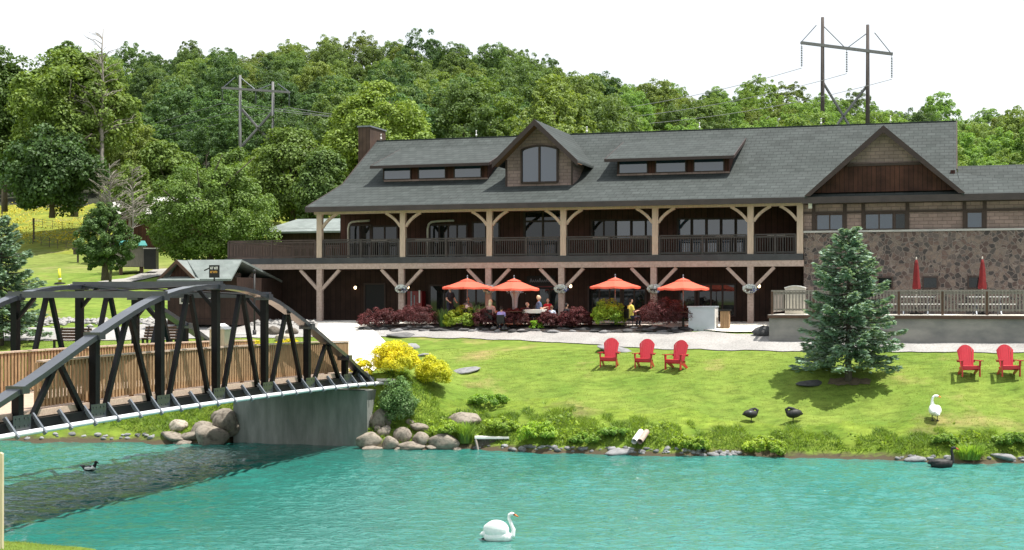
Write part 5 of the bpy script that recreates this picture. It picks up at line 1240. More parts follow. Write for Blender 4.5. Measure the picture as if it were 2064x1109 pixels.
# benches on the lawn behind the bridge
def bench(px, py, lab, src=None):
    p = hit(px, py, 55, 80)
    if src: return dup(src, p, BROT + .05, lab)
    t = thing('park_bench', lab, 'bench', p, BROT, 'benches behind the bridge')
    m = MB(); [m.bar((-.9, .18 + .05 * i, .52 + .13 * i), (.9, .18 + .05 * i, .52 + .13 * i), .03, .11, (0, -.3, 1)) for i in range(4)]; m.build('backrest', M['brownwood'], t)
    m = MB(); [m.box(-.9, .9, -.33 + i * .12, -.23 + i * .12, .41, .445) for i in range(4)]; m.build('seat', M['brownwood'], t)
    for x in (-.72, .72):
        m = MB(); m.box(x - .04, x + .04, -.3, -.2, -.05, .408); m.box(x - .04, x + .04, .12, .2, -.05, .408); m.box(x - .035, x + .035, -.3, .2, .36, .409); m.bar((x, .15, .4), (x, .36, 1.0), .06, .06); m.build('leg', M['black'], t)
    return t
b0 = bench(143, 704, 'brown slatted bench nearer the left spruce, seen through the bridge'); bench(322, 701, 'brown slatted bench nearer the hut, seen through the bridge', b0)

# ------------------------------------------------------------------ umbrellas, tables, people under the porch front
def umbrella(px, yt, yr, hwp, o, lab, src=None):
    u = BU(px, o); base = bpt(u, o, g1(*bpt(u, o)[:2]) + .07); k = base.y / F
    zt = at(px, yt, base.y).z - base.z; zr = at(px, yr, base.y).z - base.z; r = hwp * k
    t = thing('patio_umbrella', lab, 'umbrella', base, BROT + .2, 'open coral umbrellas')
    m = MB(); n = 8; top = (0, 0, zt)
    def ring(rr, z, sag): return [(rr * math.cos(2 * math.pi * j / (n * 2)) * (1 if j % 2 == 0 else .955), rr * math.sin(2 * math.pi * j / (n * 2)) * (1 if j % 2 == 0 else .955), z - (sag if j % 2 else 0)) for j in range(n * 2)]
    vent = ring(r * .30, zt - (zt - zr) * .27, .0); rr = [ring(r * .28, zt - (zt - zr) * .32, 0), ring(r * .66, zt - (zt - zr) * .68, .02), ring(r, zr + .03, .035), ring(r * 1.005, zr - .06, .03)]
    m.add([(0, 0, zt)] + vent, [(0, 1 + j, 1 + (j + 1) % (2 * n)) for j in range(2 * n)])
    vs = [p for q in rr for p in q]; m.add(vs, [(i * 2 * n + j, i * 2 * n + (j + 1) % (2 * n), (i + 1) * 2 * n + (j + 1) % (2 * n), (i + 1) * 2 * n + j) for i in range(3) for j in range(2 * n)])
    m.build('canopy', M['redfab'], t)
    m = MB(); m.tube([(0, 0, 0), (0, 0, zt + .05)], .025, 8); m.ell((0, 0, zt + .09), (.035, .035, .06)); m.build('pole', M['galv'], t, smooth=True)
    m = MB()
    for j in range(n): a = 2 * math.pi * j / n; m.tube([(0, 0, zt - .06), (r * .97 * math.cos(a), r * .97 * math.sin(a), zr + .01)], .01, 4)
    m.build('ribs', M['galv'], t)
    tt = thing('patio_table', 'round patio table under the ' + lab.split(' open ')[0] + ' umbrella', 'table', base, 0, 'patio tables under the umbrellas')
    m = MB(); m.lathe([(.55, .70), (.56, .715), (.55, .73)], 20); m.build('tabletop', M['brownwood'], tt)
    m = MB(); m.lathe([(.28, 0), (.26, .04), (.05, .06), (.045, .66), (.2, .695)], 12); m.build('pedestal', M['black'], tt)
    return base
UMB = [umbrella(942, 561, 580, 51, -1.3, 'leftmost open coral umbrella in front of the porch'), umbrella(1036, 561, 583, 51, -2.0, 'second open coral umbrella from the left in front of the porch'),
       umbrella(1240, 559, 579, 51, -1.5, 'third open coral umbrella from the left above the lime shrub'), umbrella(1377, 560, 582, 52, -2.0, 'rightmost open coral umbrella above the largest barberry bush')]

def person(px, py_head, o, lab, shirt, hair, seated=True, legs=(.03, .035, .06), face=0.0, lean=0.0, longhair=False):
    """py_head: row of the head's centre"""
    u = BU(px, o); q = bpt(u, o); zg = g1(q.x, q.y) + .06 if o < -1.05 else 4.42
    hz = at(px, py_head, q.y).z - zg
    t = thing('person', lab, 'person', (q.x, q.y, zg), face)
    full = 1.20 if seated else 1.58
    sc = hz / full if .75 < hz / full < 1.25 else 1.0
    t.scale = (sc,) * 3
    hip = .48 if seated else .90; sh = hip + .50; hd = hip + .72; y1 = -lean * .35
    b = MB()
    b.ell((0, y1 * 1.25 - .01, hd), (.078, .098, .118)); b.tube([(0, y1, sh), (0, y1 * 1.2, hd - .07)], [.06, .052], 8)
    b.ell((0, y1 * 1.25 - .105, hd - .005), (.014, .022, .02)); b.ell((0, y1 * 1.25 - .085, hd - .055), (.026, .018, .008))
    for s in (-1, 1): b.ell((s * .08, y1 * 1.25, hd - .005), (.013, .025, .032)); b.ell((s * .03, y1 * 1.25 - .088, hd + .02), (.014, .012, .009))
    b.tube([(0, 0, hip - .06), (0, y1 * .3, hip + .14), (0, y1 * .7, hip + .34), (0, y1, sh)], [.135, .125, .15, .10], 12)
    for s in (-1, 1):
        S = Vector((s * .175, y1, sh - .03)); 
        E = Vector((s * .23, y1 - .06, sh - .30)); Wr = Vector((s * .13, y1 - .30, hip + .27)) if seated else Vector((s * .2, y1 - .22, sh - .40))
        b.tube([Vector((s * .06, y1, sh)), S, E], [.07, .058, .045], 8); b.tube([E, Wr], [.045, .03], 8)
        d = (Wr - E).normalized(); pc = Wr + d * .05; b.ell(pc, (.04, .05, .018))
        for f in range(4): b.tube([pc + Vector(((f - 1.5) * .018, 0, 0)) + d * .03, pc + Vector(((f - 1.5) * .02, -.03, 0)) + d * (.075 + .01 * (f in (1, 2))), pc + Vector(((f - 1.5) * .02, -.045, -.02)) + d * .09], [.011, .0105, .009], 5)
        b.tube([pc + Vector((-s * .03, 0, 0)), pc + Vector((-s * .06, -.02, .0)) + d * .03], [.012, .010], 5)
        if seated: K = Vector((s * .13, -.42, hip - .02)); A = Vector((s * .13, -.40, .08))
        else: K = Vector((s * .10, -.03, .48)); A = Vector((s * .10, .02, .08))
        b.tube([Vector((s * .09, 0, hip - .03)), K], [.095, .06], 9); b.tube([K, A], [.06, .04], 9); b.tube([A + Vector((0, .04, -.04)), A + Vector((0, -.16, -.05))], [.045, .035], 7)
    bo = b.build('body', M['skin'], t); remeshed(bo, .011, 2)
    c = MB(); c.tube([(0, 0, hip - .08), (0, y1 * .3, hip + .14), (0, y1 * .7, hip + .34), (0, y1, sh - .01), (0, y1, sh + .03)], [.15, .142, .168, .125, .075], 14)
    for s in (-1, 1): c.tube([Vector((s * .05, y1, sh - .005)), Vector((s * .175, y1, sh - .03)), Vector((s * .215, y1 - .04, sh - .22))], [.08, .072, .062], 9)
    co = c.build('shirt', shirt, t); remeshed(co, .016, 3)
    c = MB()
    for s in (-1, 1):
        if seated: K = Vector((s * .13, -.42, hip - .02)); A = Vector((s * .13, -.40, .10))
        else: K = Vector((s * .10, -.03, .48)); A = Vector((s * .10, .02, .10))
        c.tube([Vector((s * .06, .01, hip)), Vector((s * .09, 0, hip - .03)), K, A], [.11, .108, .072, .055], 10)
    c.ell((0, 0, hip - .02), (.15, .13, .1)); m_ = mk('trousers', legs, rough=.9); co = c.build('trousers', m_, t); remeshed(co, .018, 3)
    h = MB(); hy = y1 * 1.25
    h.ell((0, hy + .018, hd + .025), (.09, .10, .112))
    if longhair: h.ell((0, hy + .06, hd - .10), (.085, .05, .15))
    ho = h.build('hair', hair, t)
    bmx = bmesh.new(); bmx.from_mesh(ho.data); 
    dl = [v for v in bmx.verts if v.co.y < hy - .055 and v.co.z < hd + .055]
    bmesh.ops.delete(bmx, geom=dl, context='VERTS'); bmx.to_mesh(ho.data); bmx.free()
    if not seated: return t
    ch = thing('patio_chair', 'dark metal patio chair under the ' + lab.split(' sitting')[0].replace('person in ', 'person in '), 'chair', (q.x, q.y, zg), face, 'patio chairs in use'); ch.scale = (sc,) * 3
    m = MB(); m.box(-.22, .22, -.24, .2, .36, .40); m.build('seat', M['black'], ch); m = MB(); m.box(-.21, .21, .205, .235, .42, .85); m.build('backrest', M['black'], ch)
    for x in (-.2, .2):
        for y in (-.22, .2): m = MB(); m.tube([(x, y, 0), (x, y, .359)], .014, 6); m.build('leg', M['black'], ch)
    return t
def cl(name, c): return mk(name, c, tuple(x * .8 for x in c), rough=.9, scale=10)
H_g = cl('grey_hair', (.42, .40, .37)); H_b = cl('blond_hair', (.66, .56, .40)); H_d = cl('dark_hair', (.02, .016, .014)); H_br = cl('brown_hair', (.14, .08, .045))
person(907, 602, -.3, 'person in dark clothes with light grey hair standing by the leftmost umbrella', cl('black_shirt', (.03, .03, .04)), H_g, False, face=.6)
person(943, 604, -.2, 'person in grey top sitting behind the leftmost table', cl('grey_top', (.2, .2, .21)), H_br, True, face=.1)
person(989, 609, -2.2, 'person in pink top with long blond hair sitting left of the second umbrella', cl('pink_top', (.5, .3, .27)), H_b, True, face=2.6, longhair=True)
person(1010, 622, -2.7, 'person in lavender top sitting low with back to the pond', cl('lavender_top', (.42, .36, .75)), H_d, True, face=3.0, lean=.3)
person(1063, 614, -1.6, 'person in dark jacket with grey hair sitting right of the second umbrella', cl('navy_jacket', (.03, .04, .08)), H_g, True, face=1.2)
person(1086, 617, -1.1, 'person in blue top with fair hair sitting at the white tablecloth', cl('blue_top', (.08, .12, .22)), H_b, True, face=1.8)
person(1104, 606, -.6, 'person in bright red shirt sitting taller behind the others', cl('red_shirt', (.62, .02, .03)), H_br, True, face=.2)
person(1112, 620, -2.0, 'person in pale blue and white shirt sitting with back to the pond', cl('pale_blue_shirt', (.55, .62, .75)), H_br, True, face=2.9)
person(1142, 616, -1.9, 'person in black top with short dark hair sitting by the middle post', cl('black_top', (.02, .02, .025)), H_d, True, face=2.2)
person(1271, 622, -1.9, 'person in yellow shirt sitting right of the big lime shrub', cl('yellow_shirt', (.72, .62, .12)), H_d, True, face=2.0)
u = BU(1078, -1.6); q = bpt(u, -1.6); zg = g1(q.x, q.y) + .07
pt = thing('cafe_table', 'table under a white cloth between the seated people', 'table', (q.x, q.y, zg), BROT)
m = MB(); m.box(-.45, .45, -.4, .4, .70, .73); m.build('tabletop', M['brownwood'], pt)
for x in (-.4, .4):
    for y in (-.35, .35): m = MB(); m.box(x - .025, x + .025, y - .025, y + .025, 0, .699); m.build('leg', M['black'], pt)
m = MB(); m.box(-.47, .47, -.42, .42, .732, .742); m.box(-.475, -.465, -.42, .42, .56, .731); m.box(.465, .475, -.42, .42, .56, .731); m.box(-.464, .464, -.43, -.42, .56, .731)
tag(m.build('tablecloth', M['white'], loc=(q.x, q.y, zg), rotz=BROT), 'white cloth over the table between the seated people', 'tablecloth')
m = MB(); m.box(-.12, .12, -.1, .1, 0, .11); m.box(-.08, .03, -.05, .05, .112, .17)
uq = UMB[0]; o = m.build('takeaway_box', M['white'], loc=(uq.x, uq.y, uq.z + .732)); tag(o, 'white box lying on the table under the leftmost umbrella', 'box')
# flower baskets on the lower posts
PC = [(.75, .78, .82), (.10, .14, .45)]
bk = 0
for px, lab in ((809, 'white and blue flower basket on the second lower post'), (985, 'white and blue flower basket behind the two left umbrellas'), (1130, 'white and blue flower basket on the middle lower post'), (1318, 'white and blue flower basket beside the rightmost umbrella'), (1511, 'white and blue flower basket on the lower post nearest the terrace')):
    o_ = -.22; u = BU(px, o_); z = BZ(px, 584, o_)
    t = thing('flower_basket', lab, 'flower basket', bpt(u, o_, z - .12), BROT, 'flower baskets on the posts')
    m = MB(); m.lathe([(.08, 0), (.2, .06), (.26, .16)], 12); m.build('basket', M['bark'], t)
    rg = np.random.default_rng(200 + bk); bk += 1; C = rg.normal(size=(620, 3)); C *= (np.minimum(1, 1.5 / np.linalg.norm(C, axis=1)))[:, None]; C = C * np.array([.20, .14, .125]); C[:, 2] = C[:, 2] + .16
    V, Q = cards(C, rg.normal(size=C.shape) + np.array([0, -.7, .4]), .10, 1.0); f = npobj('white_flowers', V, Q, LM['petals'], t); f.color = (1, 1, 1, 1)
    C = rg.normal(size=(130, 3)) * np.array([.10, .07, .05]) + np.array([.12 * (1 if bk % 2 else .6), -.06, .12]); V, Q = cards(C, rg.normal(size=C.shape) + np.array([0, -.7, .4]), .07, 1.0); f = npobj('blue_flowers', V, Q, LM['petals'], t); f.color = (.12, .16, .5, 1)
# pedestal with flowers under the second umbrella
o_ = -.6; u = BU(1038, o_); q = bpt(u, o_, 4.42); z = BZ(1038, 590, o_) - 4.42
t = thing('flower_pedestal', 'tall grey flared pedestal planter with white flowers behind the second umbrella', 'planter', q)
m = MB(); m.lathe([(.2, 0), (.18, .05), (.11, .12), (.10, .5), (.15, z - .25), (.24, z - .02), (.24, z)], 14); m.build('pedestal', M['greybox'], t, smooth=True)
rg = np.random.default_rng(5); C = rg.normal(size=(300, 3)) * np.array([.16, .14, .06]) + np.array([0, 0, z + .07]); V, Q = cards(C, rg.normal(size=C.shape), .07, 1.0); f = npobj('white_flowers', V, Q, LM['petals'], t); f.color = (.85, .85, .95, 1)
# vending machine
o_ = 2.2; u0, u1 = BU(821, o_), BU(850, o_); z1 = BZ(835, 587, o_)
t = thing('vending_machine', 'red vending machine with pale markings standing under the lower porch', 'vending machine', bpt(u0, o_, 4.42), BROT)
m = MB(); m.box(0, u1 - u0, 0, .55, .02, z1 - 4.42); m.build('body', M['vend'], t)
m = MB(); m.box(.18, .26, -.012, -.003, .5, 1.5); m.box(.36, .42, -.012, -.003, .7, 1.3); m.build('markings', M['galv'], t); m = MB(); m.box(u1 - u0 - .16, u1 - u0 - .08, -.014, -.003, .9, 1.55); m.build('coin_panel', M['white'], t)
# grey cabinet and bins in front of the porch
D = 65.3; p0 = hit(1440, 668); kx = p0.y / F
t = thing('grey_cabinet', 'pale grey box cabinet with a flat lid beside the maroon bush', 'cabinet', p0, BROT)
wd = 52 * kx * 1.02
m = MB(); m.box(-wd, 0, 0, .9, -.1, 1.06); m.build('body', M['greybox'], t)
m = MB(); m.box(-wd - .05, .05, -.05, .95, 1.062, 1.12); m.build('lid', M['greybox'], t)
m = MB(); m.box(.002, .025, .0, .9, .0, 1.055); m.build('side_panel', M['white'], t)  # added white face paints the sunlight on this side of the cabinet
m = MB(); [m.box(-wd + .1 + i * .3, -wd + .16 + i * .3, -.012, -.001, .03, .06) for i in range(4)]; m.build('vent', M['black'], t)
p0 = hit(1462, 664); t = thing('litter_bin', 'brown slatted litter bin with a dark lid right of the grey cabinet', 'bin', p0, BROT)
m = MB(); [m.box(-.2 + i * .08, -.135 + i * .08, -.2, .2, 0, .82) for i in range(5)]; m.box(-.19, .19, -.18, .18, .02, .80); m.build('body', M['brail'], t); m = MB(); m.box(-.24, .24, -.24, .24, .822, .9); m.build('lid', M['black'], t)
# lamp post thin black behind the bridge
p0 = hit(513, 676, 60, 90); m = MB(); m.tube([(0, 0, -.2), (0, 0, 3.0)], .05, 8); m.lathe([(.09, -.2), (.09, .25)], 8); m.ell((0, 0, 3.05), (.08, .08, .1)); tag(m.build('post', M['black'], loc=p0, smooth=True), 'thin black post by the track behind the bridge', 'post')
# ------------------------------------------------------------------ terrace furniture
def picnic(px, o_, lab, src=None):
    p = bpt(BU(px, o_), o_, 4.872)
    if src: return dup(src, p, BROT + .12, lab)
    t = thing('picnic_table', lab, 'picnic table', p, BROT, 'white picnic tables on the terrace')
    m = MB(); [m.box(-.78 + i * .2, -.6 + i * .2, -.40, .40, .74, .78) for i in range(8)]; m.build('tabletop', M['white'], t)
    for y in (-.75, .75): m = MB(); m.box(-.85, .85, y - .13, y + .13, .43, .465); m.build('bench_seat', M['white'], t)
    for x in (-1.0, 1.0): m = MB(); m.box(x - .13, x + .13, -.35, .35, .43, .465); m.build('end_seat', M['white'], t)
    for x in (-.5, .5): m = MB(); m.bar((x, -.55, 0), (x, .2, .738), .05, .05); m.bar((x, .55, 0), (x, -.2, .738), .05, .05); m.box(x - .024, x + .024, -.85, .85, .37, .428); m.build('leg_frame', M['galv'], t)
    return t
pc = picnic(1846, -2.3, 'white slatted picnic table beside the left closed umbrella'); picnic(1990, -2.3, 'white slatted picnic table beside the right closed umbrella', pc)
def closed(px, lab, src=None):
    o_ = -1.9; p = bpt(BU(px, o_), o_, 4.872)
    if src: return dup(src, p, .8, lab)
    t = thing('closed_umbrella', lab, 'umbrella', p, 0, 'closed red umbrellas on the terrace'); zt = BZ(px, 521, o_) - 4.872; zb = BZ(px, 583, o_) - 4.872
    m = MB(); n = 20; prof = [(0, .04), (.12, .07), (.3, .10), (.55, .125), (.75, .14), (.9, .17), (1, .16)]; vs = []
    for s, r in prof:
        for j in range(n): a = 2 * math.pi * j / n; rr = r * (1 + .16 * math.cos(5 * a + s)); vs.append((rr * math.cos(a), rr * math.sin(a), zt - .06 - s * (zt - zb - .06)))
    k = len(prof); m.add(vs, [(i * n + j, (i + 1) * n + j, (i + 1) * n + (j + 1) % n, i * n + (j + 1) % n) for i in range(k - 1) for j in range(n)] + [tuple(range(n))]); m.build('canopy', M['redfold'], t, smooth=True)
    m = MB(); m.tube([(0, 0, 0), (0, 0, zt)], .025, 8); m.ell((0, 0, zt), (.035, .035, .06)); m.build('pole', M['cream'], t)
    m = MB(); m.lathe([(.28, 0), (.28, .06), (.05, .09), (.04, .3)], 14); m.build('base', M['black'], t); return t
cu = closed(1847, 'closed dark red umbrella at the left picnic table'); closed(1980, 'closed dark red umbrella at the right picnic table', cu)
o_ = -3.4; u0, u1 = BU(1582, o_), BU(1622, o_); zt = BZ(1600, 577, o_)
t = thing('arched_cabinet', 'cream cabinet with an arched top behind the terrace fence', 'cabinet', bpt(u0, o_, 4.872), BROT); wd = u1 - u0; hh = zt - 4.872
m = MB(); m.prism([(0, 0, 0), (wd, 0, 0), (wd, 0, hh - .1)] + [(wd * (1 - k / 8), 0, hh - .1 + .09 * math.sin(math.pi * k / 8)) for k in range(1, 8)] + [(0, 0, hh - .1)], (0, .5, 0)); m.build('body', M['cream'], t)
m = MB(); m.prism([(wd * (1 - k / 8) * 1.04 - .02, -.04, hh - .095 + .09 * math.sin(math.pi * k / 8)) for k in range(9)] + [(wd * k / 8 * 1.04 - .02, -.04, hh - .055 + .09 * math.sin(math.pi * k / 8)) for k in range(9)], (0, .58, 0)); m.build('lid', M['white'], t)
m = MB(); m.box(.0, .3, 0, .4, .75, .93); m.box(-.15, -.02, 0, .1, .1, .95)
# high tables on the upper deck
DT = [(768, 'nearest the awning on the left'), (857, 'second along the deck from the left'), (938, 'left of the entrance door'), (1215, 'behind the railing left of the four windows'), (1290, 'below the four windows'), (1462, 'below the five windows'), (1566, 'in the last bay by the stone wing')]
d0 = None
for px, lab in DT:
    o_ = .75; p = bpt(BU(px, o_), o_, 7.602); lb = 'dark high table on the upper deck ' + lab
    if d0: dup(d0, p, BROT, lb); continue
    d0 = thing('deck_table', lb, 'table', p, BROT, 'high tables on the upper deck'); m = MB(); m.box(-.42, .42, -.3, .3, .86, .93); m.build('tabletop', M['greywood'], d0)
    for x in (-.3, .3): m = MB(); m.box(x - .04, x + .04, -.22, .22, 0, .858); m.build('leg', M['rail'], d0)
# ------------------------------------------------------------------ shore things
p0 = hit(1290, 908); t = thing('drain_pipes', 'pair of short drain pipes, one white and one pinkish, leaning out of the bank', 'pipe', p0 + Vector((0, .1, .35)), -.25)
for x, mn, c in ((-.105, 'white_pipe', 'white'), (.108, 'pink_pipe', 'timber_low')):
    m = MB(); n = 14; a_, b_ = Vector((x - .04, -.38, -.02)), Vector((x + .08, .42, .26)); m.tube([a_, b_], .105, n, cap=False); m.tube([b_, a_], .09, n, cap=False); m.build(mn, M[c], t, smooth=True)
p0 = hit(990, 893); t = thing('plank_platform', 'little low wooden platform with a pale plank edge at the waterline', 'platform', (p0.x, p0.y - .05, .0), 0); kx = p0.y / F
m = MB(); m.box(-33 * kx, 36 * kx, -.1, .5, .40, .47); m.build('plank', M['white'], t)
m = MB(); m.box(-26 * kx, 34 * kx, 0, .06, -.3, .398); m.build('front_board', M['bark'], t); m = MB(); m.bar((-31 * kx, -.08, .38), (-25 * kx, -.2, -.1), .07, .06); m.build('prop', M['greywood'], t)
p0 = hit(2, 1098, 20, 40)
p0 = at(1.5, 1080, 30.5); p0.z = g1(p0.x, p0.y); m = MB(); hgt = at(2, 912, 30.5).z - p0.z; m.box(-.05, .05, -.05, .05, -.3, hgt - .03); m.prism([(-.05, -.05, hgt - .03), (.05, -.05, hgt - .03), (0, -.05, hgt)], (0, .1, 0)); tag(m.build('wooden_post', M['pale_wood'], loc=p0), 'pale wooden post on the near bank at the left edge of the picture', 'post')
# ------------------------------------------------------------------ field things
p0 = hit(121, 572, 60, 160); t = thing('marker_post', 'bright yellow flexible marker post on a dark base beside the upper track', 'post', p0)
kx = p0.y / F
M['yellow'] = mk('fluorescent_yellow', (.72, .74, .04), rough=.5)
m = MB(); m.tube([(0, 0, .03), (-.05, 0, 30 * kx)], [.11, .09], 10); m.build('tube', M['yellow'], t, smooth=True); m = MB(); m.tube([(-.0, 0, 8 * kx), (-.02, 0, 11 * kx)], .115, 10); m.build('band', M['white'], t); m = MB(); m.lathe([(.4, -.05), (.36, .06), (.1, .1)], 12); m.build('base', M['black'], t)
for px, pyb, hp, lab in ((68, 488, 48, 'thin dark fence post in the flowering meadow'), (4, 440, 60, 'thin fence post at the far left of the meadow'), (157, 530, 26, 'short dark stake with a white cap beside the dense round tree')):
    p0 = hit(px, pyb, 60, 200); kx = p0.y / F; m = MB(); m.box(-.06, .06, -.06, .06, -.2, hp * kx)
    if hp == 26: m.box(-.3, .3, -.2, .2, hp * kx - .35, hp * kx); m.box(-.36, .36, -.25, .25, hp * kx + .002, hp * kx + .15)
    tag(m.build('fence_post', M['bark'], loc=p0), lab, 'post')
for a, b, lab in (((66, 456), (165, 470), 'upper wire fence line crossing the flowering meadow'), ((66, 492), (150, 507), 'lower wire fence line along the meadow edge')):
    n = 5; m = MB(); pts = []
    for k in range(n + 1): q = hit(a[0] + (b[0] - a[0]) * k / n, a[1] + (b[1] - a[1]) * k / n, 60, 200); pts.append(q); m.tube([q + Vector((0, 0, -.1)), q + Vector((0, 0, .75))], .025, 5)
    for z in (.25, .5, .7): m.tube([q + Vector((0, 0, z)) for q in pts], .012, 4)
    o0 = pts[0].copy(); m.v = [Vector(v) - o0 for v in m.v]; tag(m.build('wire_fence', M['bark'], loc=o0), lab, 'fence')
# ------------------------------------------------------------------ power line
def hframe(label, pa, pb, ybase, arm, D, pm, hang, topb, group, xb=None, thick=1.0):
    ax, at_ = pa; bx, bt = pb
    base = at((ax + bx) / 2, ybase, D); t = thing('power_pylon', label, 'pylon', base, 0, group)
    def l(px, py): return at(px, py, D) - base
    for x, y in (pa, pb):
        m = MB(); zt = l(x, y); zb = l(x, ybase); m.tube([(zb.x, 0, zb.z - 4), (zt.x, 0, zt.z)], [.24 * thick, .17 * thick], 9); m.build('pole', M[pm], t, smooth=True)
    (x0, y0), (x1, y1) = arm; m = MB(); m.bar(l(x0, y0) + Vector((0, -.25, 0)), l(x1, y1) + Vector((0, -.25, 0)), .22, .30 * thick); m.build('crossarm', M['polegrey'], t)
    ends = []
    for f in (.01, .5, .99):
        p = l(x0, y0).lerp(l(x1, y1), f) + Vector((0, -.25, 0)); q = p - Vector((0, 0, hang)); m = MB(); m.tube([p, p - Vector((0, 0, .4))], .03, 5)
        n = 12
        for k in range(n): z0 = -.4 - (hang - .5) * k / n; m.tube([p + Vector((0, 0, z0)), p + Vector((0, 0, z0 - (hang - .5) / n * .6))], [.11, .06], 7)
        m.build('insulator', M['galv'], t); ends.append(base + q)
    mid = l(x0, y0).lerp(l(x1, y1), .5)
    for a, b in ((l(ax, at_ + topb), mid), (l(bx, bt + topb), mid), (l(ax - (ax - x0) * .28, at_ + topb), l(x0, y0)), (l(bx + (x1 - bx) * .28, bt + topb), l(x1, y1))):
        m = MB(); m.tube([a, b], .05, 5); m.build('tie_rod', M['galv'], t)
    if xb:
        for a, b in xb: m = MB(); m.tube([l(*a) + Vector((0, .3, 0)), l(*b) + Vector((0, .3, 0))], .14, 6); m.build('cross_brace', M['polegrey'], t)
    return ends
E1 = hframe('dark two pole power pylon standing against the sky behind the lodge', (1658, 35), (1749, 50), 250, ((1613, 87), (1798, 110)), 148, 'pole', 2.6, 16, 'power pylons', [((1660, 165), (1690, 215)), ((1749, 172), (1680, 262)), ((1690, 215), (1742, 300))])
E2 = hframe('grey two pole power pylon standing before the wood left of the lodge', (484, 152), (550, 165), 330, ((448, 178), (585, 187)), 141, 'polegrey', 1.5, 4, 'power pylons', [((486, 220), (548, 290)), ((548, 225), (486, 295))], .72)
# far supports out of sight carry the wires on
for k, nm in enumerate(('left hand', 'middle', 'right hand')):
    e0, e1 = E2[k], E1[k]; m = MB(); n = 20
    pts = [e0.lerp(e1, i / n) - Vector((0, 0, 4 * 3.4 * (i / n) * (1 - i / n))) for i in range(n + 1)]
    far = at(-260 - 40 * k, 285 + 8 * k, 268 + 6 * k); pts2 = [far.lerp(e0, i / n) - Vector((0, 0, 4 * 3.5 * (i / n) * (1 - i / n))) for i in range(n)]
    m.tube([p - e0 for p in pts2 + pts], .028, 5)
    tag(m.build('power_wire', M['wire'], loc=e0), nm + ' wire strung from the grey pylon to the dark pylon', 'wire', 'power wires')

# ------------------------------------------------------------------ birds
def swan_swim(px, py, wpx, label, black=False, flip=False, rot=0.0, neckh=1.0):
    p = at(px, py, HC * F / (py - YH)); p.z = 0; k = p.y / F; Ls = wpx * k      # length beak to tail
    t = thing('swan', label, 'swan', p, rot + (math.pi if flip else 0)); mt = 'bswan' if black else 'swan'; s = Ls / 1.0
    m = MB(); ry = Matrix.Rotation(-.10, 3, 'Y')
    m.ell((-.03, 0, .11), (.40, .21, .185), ry); m.ell((.17, 0, .10), (.22, .17, .16)); 
    if not black: m.ell((-.06, .10, .30), (.33, .12, .235), Matrix.Rotation(.10, 3, 'Y')); m.ell((-.06, -.10, .30), (.33, .12, .235), Matrix.Rotation(.10, 3, 'Y')); m.ell((-.28, 0, .30), (.16, .10, .15), Matrix.Rotation(-.5, 3, 'Y'))
    else: m.ell((-.12, 0, .17), (.34, .18, .13), Matrix.Rotation(.02, 3, 'Y'))
    m.tube([(-.36, 0, .17), (-.46, 0, .15), (-.53, 0, .13)], [.10, .07, .02], 9)
    if black: nk = [(.30, 0, .12), (.38, 0, .22), (.37, 0, .42), (.34, 0, .58), (.36, 0, .68), (.42, 0, .69)]
    else: nk = [(.26, 0, .10), (.40, 0, .16), (.42, 0, .30), (.35, 0, .48), (.29, 0, .60), (.30, 0, .70), (.37, 0, .735)]
    m.tube(nk, [.10, .075, .055, .048, .045, .047, .05][:len(nk)], 10); e = Vector(nk[-1]); m.ell(e + Vector((.02, 0, -.005)), (.075, .047, .048), Matrix.Rotation(.3, 3, 'Y'))
    m.v = [Vector(v) * s for v in m.v]; b = m.build('body', M[mt], t); remeshed(b, .013 * s, 2)
    m = MB(); a = e + Vector((.07, 0, -.02)); m.tube([a, a + Vector((.07, 0, -.035)), a + Vector((.12, 0, -.06))], [.03, .024, .012], 8); m.v = [Vector(v) * s for v in m.v]; m.build('beak', M['beak_r' if black else 'beak_o'], t, smooth=True)
    if not black:
        m = MB(); m.ell(a + Vector((-.015, 0, .005)), (.042, .042, .034)); [m.ell(e + Vector((.04, y, .012)), (.012, .008, .01)) for y in (-.044, .044)]; m.v = [Vector(v) * s for v in m.v]; m.build('face_mask', M['black'], t, smooth=True)
        m = MB(); m.ell((-.42, -.05, .03), (.05, .02, .03)); m.v = [Vector(v) * s for v in m.v]; m.build('foot', M['black'], t, smooth=True)
    return t
swan_swim(1005, 1089, 74, 'white swan with orange beak swimming in the foreground', rot=-.25)
swan_swim(1899, 941, 56, 'black swan with raised neck swimming close to the stones', black=True)
# white swan standing on the bank, seen from behind, head turned right
p = hit(1884, 849); k = (849 - 798) / F * p.y / .98
t = thing('swan', 'white swan standing on the grass with its neck raised', 'swan', p, -.15); m = MB()
m.ell((0, 0, .40), (.235, .33, .20), Matrix.Rotation(.3, 3, 'X')); m.ell((0, .16, .44), (.18, .2, .16)); 
for x in (-.11, .12): m.ell((x, -.08, .43), (.12, .30, .15), Matrix.Rotation(.35, 3, 'X'))
m.tube([(.02, -.28, .36), (.08, -.40, .28), (.11, -.46, .25)], [.11, .08, .02], 8)
m.tube([(-.02, .24, .48), (-.05, .30, .62), (-.06, .26, .78), (-.03, .22, .90), (.04, .22, .955), (.09, .20, .95)], [.11, .075, .052, .046, .046, .05], 10); m.ell((.11, .20, .945), (.075, .05, .05))
m.v = [Vector(v) * k for v in m.v]; b = m.build('body', M['swan'], t); remeshed(b, .013, 2)
m = MB(); m.tube([(.17, .2, .935), (.24, .2, .905), (.27, .19, .89)], [.03, .022, .01], 8); m.v = [Vector(v) * k for v in m.v]; m.build('beak', M['beak_o'], t)
